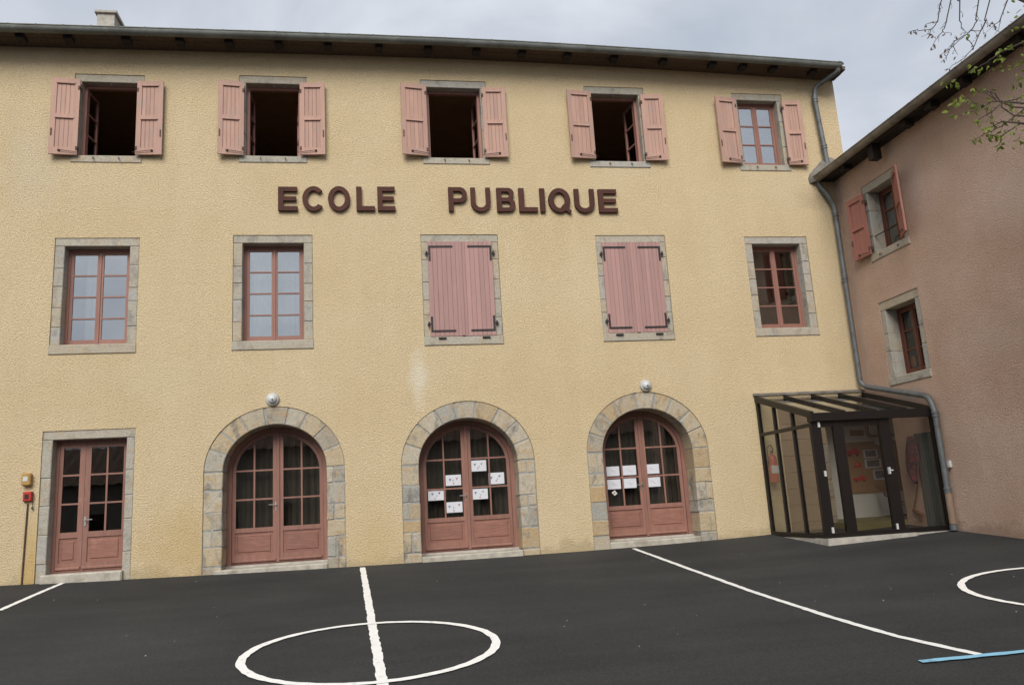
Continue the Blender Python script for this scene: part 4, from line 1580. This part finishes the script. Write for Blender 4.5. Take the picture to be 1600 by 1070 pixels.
Z1_, Z0_ = hp(1350, 690).z, hp(1350, 770).z
xa, xb = hp(1316, 730).x, hp(1436, 730).x
nb = empty('notice_board', 'brown cork notice board on the white hall wall', 'notice board', (mid(xa, xb), HY - .02, mid(Z0_, Z1_)))
MB().box(xa - nb.location.x, xb - nb.location.x, -.001, .018, Z0_ - nb.location.z, Z1_ - nb.location.z).build('cork_panel', 'cork', nb)


def zoomp(x, y, off=.03):   # detail crop coordinates of the porch
    return hp(1300 + x / 4.28, 600 + y / 4.28, off)


for (bx, bb, lab, kind) in (((103, 425, 178, 485), 'truck', 'uppermost red toy truck cut-out on the cork board', 0), ((145, 515, 205, 560), 'hat', 'red fire helmet cut-out with orange badge on the cork board', 1), ((146, 610, 228, 655), 'truck', 'lowest red toy truck cut-out on the cork board', 0)):
    a, b2 = zoomp(bx[0], bx[3]), zoomp(bx[2], bx[1])
    w_, h_ = b2.x - a.x, b2.z - a.z
    t = empty('paper_cutout', lab, 'cut-out', (a.x, HY - .03, a.z))
    if kind == 0:
        MB().prism([(0, h_ * .2), (w_, h_ * .2), (w_, h_ * .7), (w_ * .75, h_), (w_ * .5, h_ * .95), (w_ * .45, h_ * .75), (0, h_ * .72)], 0, .006).build('body', 'red_card', t)
        for fx in (.2, .8):
            MB().lathe((w_ * fx, -.002, h_ * .17), (0, 1, 0), [(h_ * .17, 0), (h_ * .17, .006)], 14).build('wheel', 'black_rubber', t)
    else:
        MB().prism([(0, 0), (w_, h_ * .1), (w_ * .8, h_ * .4), (w_ * .7, h_ * .85), (w_ * .5, h_), (w_ * .3, h_ * .85), (w_ * .2, h_ * .4)], 0, .006).build('body', 'red_card', t)
        MB().lathe((w_ * .42, -.003, h_ * .55), (0, 1, 0), [(h_ * .2, 0), (h_ * .2, .006)], 12).build('badge', 'orange_card', t)
for (bx, lab) in (((215, 435, 300, 495), 'topmost dark photo print pinned to the cork board'), ((225, 498, 325, 562), 'middle photo print on white paper on the cork board'), ((283, 568, 365, 640), 'lowest photo print with white margin on the cork board')):
    a, b2 = zoomp(bx[0], bx[3]), zoomp(bx[2], bx[1])
    t = empty('photo_print', lab, 'photo', (a.x, HY - .028, a.z), group='photos pinned on the hall notice board')
    w_, h_ = b2.x - a.x, b2.z - a.z
    MB().box(0, w_, 0, .003, 0, h_).build('sheet', 'paper', t)
    MB().box(w_ * .12, w_ * .88, -.002, -.0005, h_ * .15, h_ * .9).build('picture', 'photo_print', t)
a, b2 = zoomp(115, 358), zoomp(218, 295)
t = empty('vent_grille', 'brown air vent high on the white hall wall', 'vent', (a.x, HY - .001, a.z))
MB().plate(rect(0, b2.x - a.x, 0, b2.z - a.z), [rect(.03, b2.x - a.x - .03, .03, b2.z - a.z - .03)], -.03, -.002).build('frame', 'white_wall', t)
for k in range(5):
    zz = .035 + k * (b2.z - a.z - .07) / 5
    MB().box(.03, b2.x - a.x - .03, -.022, -.006, zz, zz + .028).build('slat', 'cork', t)
pp = [zoomp(230, 200, .12), zoomp(232, 330, .12), zoomp(262, 350, .12), zoomp(420, 338, .12), zoomp(700, 318, .12)]
tagged(MB().tube(round_path(pp, .08), .035, 10), 'heating_pipe', 'pipe_red_brown', 'red brown pipe bending along the top of the hall wall', 'pipe', smooth=True)
A_, B_ = FY(1371, 760, HY - .25), FX(1441, 805, XW - .08)
rl = empty('handrail', 'dark wooden handrail sloping down across the entrance hall', 'handrail', A_)
MB().tube([Vector((0, 0, 0)), B_ - A_], .035, 10).build('rail', 'rail_wood', rl, smooth=True)
for t_ in (.15, .85):
    p = (B_ - A_) * t_
    MB().tube([p + Vector((0, .0, -.03)), p + Vector((.02, .0, -.10)), p + Vector((.06, 0, -.12))], .013, 6).build('rail_bracket', 'iron', rl)
lamp = empty('globe_lamp', 'small pale globe lamp below the pipe in the hall', 'lamp', zoomp(306, 385, .1))
MB().lathe((0, 0, -.07), (0, 0, 1), [(.01, 0), (.05, .02), (.068, .06), (.06, .10), (.035, .13), (.03, .15)], 14).build('globe', 'white_plastic', lamp, smooth=True)
MB().tube([(0, 0, .08), (0, .05, .12), (0, .1, .12)], .014, 8).build('arm', 'ochre_plastic', lamp)
# ribbed dark panel on the wing wall inside the porch, and the scarf beside it
y0_, y1_ = FX(1438, 740).y, PYF + .07
rd = empty('ribbed_panel', 'dark grey green ribbed panel on the wing wall inside the porch', 'panel', (XW, y0_, .03))
kk = 14
for k in range(kk):
    w_ = (y1_ - y0_) / kk
    MB().box(-.028 if k % 2 else -.016, -.002, (k + 1) * w_ + .001, k * w_ - .001, .002, 1.62).build('rib', 'door_grey_green', rd)
sc = MB()
vs, fs = [], []
prof = [(0.0, .05), (.12, .09), (.28, .12), (.45, .12), (.62, .11), (.78, .06), (.85, .02)]
s0, s1 = FX(1300 + 520 / 4.28, 600 + 350 / 4.28, XW - .06), FX(1300 + 572 / 4.28, 600 + 665 / 4.28, XW - .06)
hh = s0.z - s1.z
for (t_, w_) in prof:
    for k in range(5):
        q_ = k / 4 * 2 - 1
        vs.append((XW - .07 - .03 * math.cos(q_ * 3 + t_ * 4), s0.y + (s1.y - s0.y) * t_ - w_ * q_ * 1.3, s0.z - hh * t_ / .85))
for i in range(len(prof) - 1):
    for k in range(4):
        fs.append((i * 5 + k, i * 5 + k + 1, i * 5 + 6 + k, i * 5 + 5 + k))
so = tagged(sc.add(vs, fs), 'hanging_scarf', 'scarf', 'dark patterned scarf with red patches hanging inside the porch', 'scarf', smooth=True)
sm = so.modifiers.new('thick', 'SOLIDIFY')
sm.thickness = .02
A_, B_ = FX(1300 + 575 / 4.28, 600 + 672 / 4.28, XW - .04), FX(1300 + 545 / 4.28, 600 + 850 / 4.28, XW - .04)
tagged(MB().tube([A_, B_], .014, 6), 'walking_stick', 'rail_wood', 'thin brown stick leaning below the scarf inside the porch', 'stick')

# ------------------------------------------------------------------ wall lamps, alarm boxes
for (u, v), lab in (((426, 624), 'round white wall lamp above the leftmost arched door'), ((1008.5, 602.5), 'round white wall lamp above the rightmost arched door')):
    p = FY(u, v)
    o = empty('wall_lamp', lab, 'lamp', (p.x, 0, p.z), group='round lamps over the arches')
    MB().lathe((0, .0, 0), (0, -1, 0), [(.112, -.01), (.115, .02), (.105, .04), (.09, .046)], 24).build('base_ring', 'grey_plastic', o, smooth=True)
    MB().lathe((0, -.046, 0), (0, -1, 0), [(.078, 0), (.076, .02), (.062, .045), (.038, .060), (.012, .066)], 24).build('globe', 'white_plastic', o, smooth=True)
    MB().lathe((.006, -.110, -.015), (0, -1, 0), [(.014, 0), (.012, .01)], 10).build('cap_screw', 'iron', o)
p = FY(44, 749)
o = empty('alarm_siren', 'ochre plastic siren box with white window on the wall left of the square door', 'siren', (p.x, 0, p.z))
MB().prism([(-.07, -.075), (-.05, -.10), (.05, -.10), (.07, -.075), (.07, .075), (.05, .10), (-.05, .10), (-.07, .075)], -.09, -.002, .015).build('housing', 'ochre_plastic', o)
MB().box(-.04, .03, -.098, -.0905, -.03, .045).build('window', 'white_plastic', o)
p = FY(44.5, 775.5)
o = empty('alarm_call_point', 'red break-glass call point box just below the siren', 'alarm box', (p.x, 0, p.z))
MB().cbox(-.065, .065, -.06, -.002, -.075, .075, .012).build('housing', 'red_enamel', o)
MB().box(-.035, .025, -.066, -.0605, -.04, .035).build('glass_panel', 'black_rubber', o)
MB().tube([(.075, -.03, .07), (.085, -.03, -.0), (.075, -.03, -.18)], .005, 6).build('hammer_chain', 'iron', o)
MB().tube([(.075, -.03, -.16), (.075, -.03, -.21)], .011, 6).build('hammer', 'iron', o)
ca, cb = FY(44, 786), FY(38, 912)
tagged(MB().tube([(ca.x, -.014, ca.z), (ca.x - .01, -.016, mid(ca.z, cb.z)), (ca.x - .02, -.014, gz(ca.x, 0))], .013, 8), 'cable', 'rusty_iron', 'dark cable conduit running down the wall below the red box', 'cable')
sp = FX(1484.5, 725, XW)
o = empty('socket_box', 'small white box on the pink wall beside the drainpipe', 'box', (XW, sp.y, sp.z))
MB().box(-.045, -.001, -.04, .04, -.05, .06).build('housing', 'white_plastic', o)
MB().box(-.055, -.0455, -.06, .0, -.055, -.03).build('flap', 'grey_plastic', o)

# ------------------------------------------------------------------ drawings taped to the door panes
YD = 0.42


def sheet(x0, y0, x1, y1, ox, oy, lab, face):
    s = 300 / 1070
    p = [FY(ox + x0 * s, oy + y1 * s, YD + .018), FY(ox + x1 * s, oy + y0 * s, YD + .018)]
    w_, h_ = p[1].x - p[0].x, p[1].z - p[0].z
    o = empty('paper_sheet', lab, 'paper', (p[0].x, YD + .0185, p[0].z), group='drawings on the door panes')
    vs, fs = [], []
    for i in range(5):
        for j in range(2):
            vs.append((w_ * i / 4, .002 * math.sin(i * 1.7 + x0) - .001, h_ * j))
    vs += [(v_[0], v_[1] + .0012, v_[2]) for v_ in vs]
    for i in range(4):
        a = 2 * i
        fs += [(a, a + 2, a + 3, a + 1), (10 + a, 11 + a, 13 + a, 12 + a), (a, 10 + a, 12 + a, a + 2), (a + 1, a + 3, 13 + a, 11 + a)]
    fs += [(0, 1, 11, 10), (8, 18, 19, 9)]
    MB().add(vs, fs).build('sheet', 'paper', o)
    if face:
        for fx, fz, r_, mt in ((.22, .62, .026, 'ink_blue'), (.76, .66, .026, face), (.52, .48, .014, 'ink_blue'), (.50, .22, .018, 'ink_red')):
            k = 7
            pts = [(w_ * fx + r_ * (1.2 if t % 2 else .45) * math.cos(t * 2 * math.pi / k), h_ * fz + r_ * (1.2 if t % 2 else .45) * math.sin(t * 2 * math.pi / k)) for t in range(k)]
            dx_, dz_ = random.uniform(-.02, .02), random.uniform(-.012, .012)
            MB().prism([(p_[0] + dx_, p_[1] + dz_) for p_ in pts], -.0042, -.0036).build('drawing_mark', mt, o)
    else:
        for fx, fz in ((.4, .6), (.6, .4), (.5, .5)):
            MB().prism([(w_ * fx - .02, h_ * fz), (w_ * fx + .015, h_ * fz - .006), (w_ * fx + .02, h_ * fz + .006)], -.0042, -.0036).build('drawing_mark', 'grey_plastic', o)


for (r_, lab, fc) in (((483, 422, 568, 487), 'highest drawing on the middle arched door, in its right leaf', 'ink_green'),
                      ((345, 503, 428, 567), 'drawing above the handle in the left leaf of the middle arched door', 'ink_red'),
                      ((585, 490, 668, 558), 'rightmost drawing on the middle arched door', 'ink_blue'),
                      ((247, 587, 332, 650), 'leftmost drawing on the middle arched door', 'ink_blue'),
                      ((490, 580, 577, 643), 'lower drawing beside the meeting stile in the right leaf of the middle arched door', 'ink_green'),
                      ((350, 653, 436, 717), 'lowest drawing on the middle arched door, under its handle', 'ink_red')):
    sheet(*r_, 600, 600, lab, fc)
for (r_, lab) in (((208, 528, 275, 585), 'upper left drawing on the rightmost arched door'), ((290, 522, 368, 580), 'upper drawing next to the meeting stile in the left leaf of the rightmost arched door'),
                  ((420, 515, 496, 572), 'upper drawing in the right leaf of the rightmost arched door'), ((213, 600, 283, 658), 'lower left drawing on the rightmost arched door, above the small sticker'),
                  ((297, 593, 370, 652), 'lower drawing beside the handle in the left leaf of the rightmost arched door'), ((427, 587, 503, 645), 'lower drawing in the right leaf of the rightmost arched door')):
    sheet(*r_, 890, 580, lab, None)
p = FY(890 + 250 * .2804, 580 + 677 * .2804, YD + .018)
o = empty('sticker', 'small pale diamond sticker on the rightmost arched door pane', 'sticker', (p.x, YD + .0185, p.z))
MB().prism([(-.055, .01), (.0, -.05), (.055, -.015), (.01, .05)], -.002, 0).build('sheet', 'paper', o)
MB().lathe((0, -.003, 0), (0, 1, 0), [(.02, 0), (.02, .0008)], 10).build('print', 'ochre_plastic', o)

# ------------------------------------------------------------------ curtains


def curtain(x0, x1, z0, z1, y, material, lab, amp=.025, per=.11):
    k = max(12, int((x1 - x0) / .018))
    vs, fs = [], []
    ph = random.random() * 6
    for i in range(k + 1):
        x = x0 + (x1 - x0) * i / k
        yy = y + amp * math.sin(x / per * 2 * math.pi + ph + .8 * math.sin(x * 9))
        vs += [(x, yy, z0), (x, yy + .4 * amp * math.sin(x * 31), z1)]
    for i in range(k):
        fs.append((2 * i, 2 * i + 2, 2 * i + 3, 2 * i + 1))
    o = tagged(MB().add(vs, fs), 'curtain', material, lab, 'curtain', 'curtains behind the glass', smooth=True)
    return o


for i, A in enumerate(ARCH):
    xl, xr, zt = FY(*A['l']).x, FY(*A['r']).x, FY(*A['top']).z
    curtain(xl + .2, xr - .2, .12, zt - .12, .62, 'dark_curtain', 'dark curtain drawn behind the %s arched door' % ('leftmost', 'middle', 'rightmost')[i])
q = L2[1]
X0, X1, Z0, Z1 = quad_rect(q[0:2], q[2:4], q[4:6], q[6:8])
curtain(X0 + .14, X1 - .14, Z0 + .12, Z1 - .12, .42, 'net_curtain', 'white net curtain behind the second middle-floor window from the left', .015, .09)
q = L2[0]
X0, X1, Z0, Z1 = quad_rect(q[0:2], q[2:4], q[4:6], q[6:8])
curtain(X0 + .40, X0 + .62, Z0 + .12, Z1 - .12, .42, 'net_curtain', 'narrow pale curtain behind the leftmost middle-floor window', .015, .09)
q = L3[3]
X0, X1, Z0, Z1 = quad_rect(q[0:2], q[2:4], q[4:6], q[6:8])
curtain(X0 + .3, X1 - .4, Z0 - .4, Z0 + .42, 1.5, 'net_curtain', 'pale cloth low inside the fourth top-floor window', .02, .12)
p = FX(1424, 565, XW + .33)
tagged(MB().box(p.x, p.x + .02, p.y - .10, p.y + .10, p.z - .09, p.z + .09), 'orange_card', 'orange_card', 'orange card standing inside the lower wing window', 'card')

# ------------------------------------------------------------------ tree at the right, only its twigs reach into view
TY = -6.6
tree = empty('tree', 'bare spring tree whose budding twigs hang in at the top right corner', 'tree', (8.15, TY - .3, gz(8.15, TY)))


def tl(p):
    return Vector(p) - tree.location


def tz(x, y, dy=0.0):
    return FY(1370 + x / 4.65, 30 + y / 4.65, TY + dy)


base = Vector((8.15, TY - .3, gz(8.15, TY) - .1))
topt = Vector((8.25, TY - .2, 7.2))
MB().tube([tl(base), tl(base + Vector((.03, .02, 1.4))), tl(base + Vector((.02, .03, 3.0))), tl(base + Vector((.08, .05, 5.0))), tl(topt)], [.16, .13, .11, .08, .04], 12).build('trunk', 'bark', tree, smooth=True)
twigs = [
    [(520, -330), (450, -60), (440, 25), (400, 75), (290, 80), (250, 90)], [(400, 75), (380, 110), (408, 130)],
    [(560, -250), (505, 25), (480, 85), (440, 140), (395, 208)], [(480, 85), (505, 105)], [(440, 25), (370, 30), (345, 50)],
    [(600, -200), (605, 20), (612, 70), (640, 105)], [(760, -250), (722, 20), (690, 80), (600, 150), (530, 220), (460, 265)],
    [(560, 195), (580, 270)], [(530, 220), (510, 275), (478, 300)], [(630, 125), (560, 160), (520, 215), (500, 228)], [(690, 80), (760, 80), (800, 20)],
    [(860, -250), (790, 20), (740, 120), (700, 210), (650, 270), (560, 330), (515, 368)], [(700, 205), (660, 140), (640, 105)],
    [(960, -150), (890, 30), (885, 85)], [(900, 10), (850, 45), (788, 105)], [(850, 45), (830, 20)], [(850, 45), (862, 85)],
    [(1200, 500), (1000, 590), (905, 600), (820, 605), (740, 660), (660, 680), (600, 708)], [(1000, 640), (905, 615), (860, 580), (770, 530), (700, 508)],
    [(1100, 640), (905, 780), (840, 815), (760, 850), (700, 885)], [(1100, 150), (905, 240), (820, 300), (740, 350), (695, 362)],
    [(1000, 700), (905, 620), (840, 670), (750, 720), (735, 755)], [(905, 745), (830, 785), (790, 800)], [(1050, 760), (900, 850), (890, 920)],
    [(820, 605), (770, 640), (690, 600)], [(860, 580), (810, 520), (760, 515)], [(740, 660), (690, 640), (660, 590)], [(905, 600), (850, 540), (780, 530)], [(840, 670), (830, 715)]]
starts = []
tw = MB()
for k, t in enumerate(twigs):
    dy = random.uniform(-.25, .25)
    sub = t[0][0] < 905 and t[0][1] > -50
    pts = [tz(x, y, 0 if sub else 0) for x, y in t]
    r0 = .0048 if sub else .0075
    if not sub:
        starts.append(pts[0])
    q_ = round_path(pts, .03, 3)
    nn = len(q_)
    # slight crookedness
    q_ = [p + Vector((random.uniform(-.006, .006), random.uniform(-.02, .02), random.uniform(-.006, .006))) for p in q_]
    tw.tube([tl(p) for p in q_], [r0 * (1 - .62 * i / (nn - 1)) for i in range(nn)], 5)
shoots = []
for t in twigs:
    green = t[-1][1] > 400 or t[0][0] > 1000
    for (x0, y0), (x1, y1) in zip(t, t[1:]):
        for _ in range(max(1, int(math.hypot(x1 - x0, y1 - y0) / 85))):
            f_ = random.random()
            x, y = x0 + (x1 - x0) * f_, y0 + (y1 - y0) * f_
            a_ = math.atan2(y1 - y0, x1 - x0) + random.choice((-1, 1)) * random.uniform(.5, 1.0)
            ln = random.uniform(14, 46)
            p0_, p1_ = tz(x, y), tz(x + ln * math.cos(a_), y + ln * math.sin(a_) + 4, random.uniform(-.06, .06))
            tw.tube([tl(p0_), tl(p0_.lerp(p1_, .5) + Vector((0, 0, .006))), tl(p1_)], [.0034, .0026, .0016], 5)
            shoots.append((p1_, green))
tag(tw.build('twigs', 'twig_bark', tree), kind='stuff')
for k, s0 in enumerate(starts):
    a = base + Vector((.06, .05, 3.2 + (s0.z - 3.2) * .55))
    a.z = max(2.8, min(6.6, s0.z - .9))
    m1 = a.lerp(s0, .5) + Vector((.1, 0, .35))
    q_ = round_path([a, m1, s0], .6, 5)
    nn = len(q_)
    MB().tube([tl(p) for p in q_], [.03 - .021 * i / (nn - 1) for i in range(nn)], 7).build('limb', 'bark', tree, smooth=True)


def leaf_geo(mb, p, ln, wd, dirv):
    d_ = dirv.normalized()
    s_ = d_.cross(Vector((random.uniform(-1, 1), random.uniform(-1, 1), random.uniform(-1, 1)))).normalized()
    n_ = d_.cross(s_) * (wd * .25)
    o_ = [p, p + d_ * ln * .3 + s_ * wd * .5 + n_, p + d_ * ln * .7 + s_ * wd * .4 + n_, p + d_ * ln, p + d_ * ln * .7 - s_ * wd * .4 + n_, p + d_ * ln * .3 - s_ * wd * .5 + n_]
    mb.add([tl(q_) for q_ in o_], [(0, 1, 2, 3), (0, 3, 4, 5)])


lv, bd = MB(), MB()
buds = [(248, 92), (282, 90), (355, 45), (410, 125), (375, 115), (395, 205), (575, 125), (500, 220), (460, 262), (485, 295), (575, 270), (700, 200), (520, 360), (785, 105), (860, 45), (845, 20), (420, 185), (500, 105)]
for x, y in buds:
    for _ in range(3):
        p = tz(x + random.uniform(-6, 6), y + random.uniform(-6, 6), random.uniform(-.02, .02))
        leaf_geo(bd, p, random.uniform(.035, .06), random.uniform(.014, .026), Vector((random.uniform(-.6, .2), random.uniform(-.3, .3), random.uniform(-1, -.1))))
greens = [(655, 125, 3), (520, 465, 5), (585, 475, 7), (565, 600, 9), (595, 608, 6), (570, 695, 4), (700, 510, 4), (655, 590, 3), (750, 625, 5), (742, 752, 7), (792, 805, 7), (700, 882, 4), (740, 870, 3), (815, 850, 4), (890, 230, 5), (895, 275, 5), (720, 355, 4), (752, 362, 3), (622, 550, 2), (888, 850, 5), (892, 915, 4), (830, 715, 3), (875, 845, 4), (668, 318, 2), (490, 445, 2), (760, 515, 3), (905, 360, 3), (535, 670, 2), (660, 655, 2), (905, 740, 3), (850, 370, 1), (715, 690, 2)]
for x, y, k in greens:
    for _ in range(k):
        p = tz(x + random.uniform(-16, 16), y + random.uniform(-16, 16), random.uniform(-.05, .05))
        leaf_geo(lv, p, random.uniform(.045, .085), random.uniform(.026, .045), Vector((random.uniform(-.8, .6), random.uniform(-.5, .5), random.uniform(-1, .1))))
for _ in range(260):   # the rest of the crown, beyond the right edge of the picture
    p = tz(random.uniform(960, 1500), random.uniform(-200, 950), random.uniform(-.4, .4))
    if p.x > XW - .4:
        continue
    leaf_geo(lv, p, random.uniform(.045, .085), random.uniform(.026, .045), Vector((random.uniform(-.8, .6), random.uniform(-.5, .5), random.uniform(-1, .1))))
for p, green in shoots:
    for _ in range(random.choice((1, 1, 2)) if green else random.choice((0, 1, 1))):
        q_ = p + Vector((random.uniform(-.006, .006),) * 3)
        dv = Vector((random.uniform(-.9, .7), random.uniform(-.6, .6), random.uniform(-1, .1)))
        if green:
            leaf_geo(lv, q_, random.uniform(.04, .07), random.uniform(.022, .036), dv)
        else:
            leaf_geo(bd, q_, random.uniform(.025, .05), random.uniform(.011, .02), dv)
tag(lv.build('leaves', 'leaf', tree), kind='stuff')
tag(bd.build('leaf_buds', 'leaf_bud', tree), kind='stuff')

# ------------------------------------------------------------------ houses the door panes mirror: a low one, and an added taller one
def far_house(lab, x0, x1, y, eave, ridge):
    o = empty('opposite_house', lab, 'house', ((x0 + x1) / 2, y, -1.05))
    w = (x1 - x0) / 2
    MB().box(-w, w, -7, 0, -.4, eave).build('wall', 'far_wall', o)
    vs, fs = [], []
    kk = int(2 * w / .15)
    for i in range(kk + 1):
        x = -w - .4 + (2 * w + .8) * i / kk
        h_ = .05 * math.sin(i * math.pi / 2)
        vs += [(x, .6, eave - .1 + h_), (x, -3.5, ridge + h_), (x, -7.6, eave - .1 + h_)]
    for i in range(kk):
        for j in (0, 1):
            fs.append((3 * i + j, 3 * i + j + 1, 3 * i + j + 4, 3 * i + j + 3))
    MB().add(vs, fs).build('roof', 'tile', o)
    for k in range(int(2 * w / 3)):
        MB().box(-w + 1 + k * 3, -w + 2 + k * 3, 0, .03, 1.2, 2.7).build('shutter', 'timber_dark', o)


far_house('low tiled house across the yard mirrored in the square door panes', -26, -10.5, -34, 4.4, 6.75)
far_house('added taller tiled house across the yard, a dark reflection for the arched doors', -10, 26, -34, 6.0, 8.6)  # unseen house added to fill the arched door panes with dark reflection
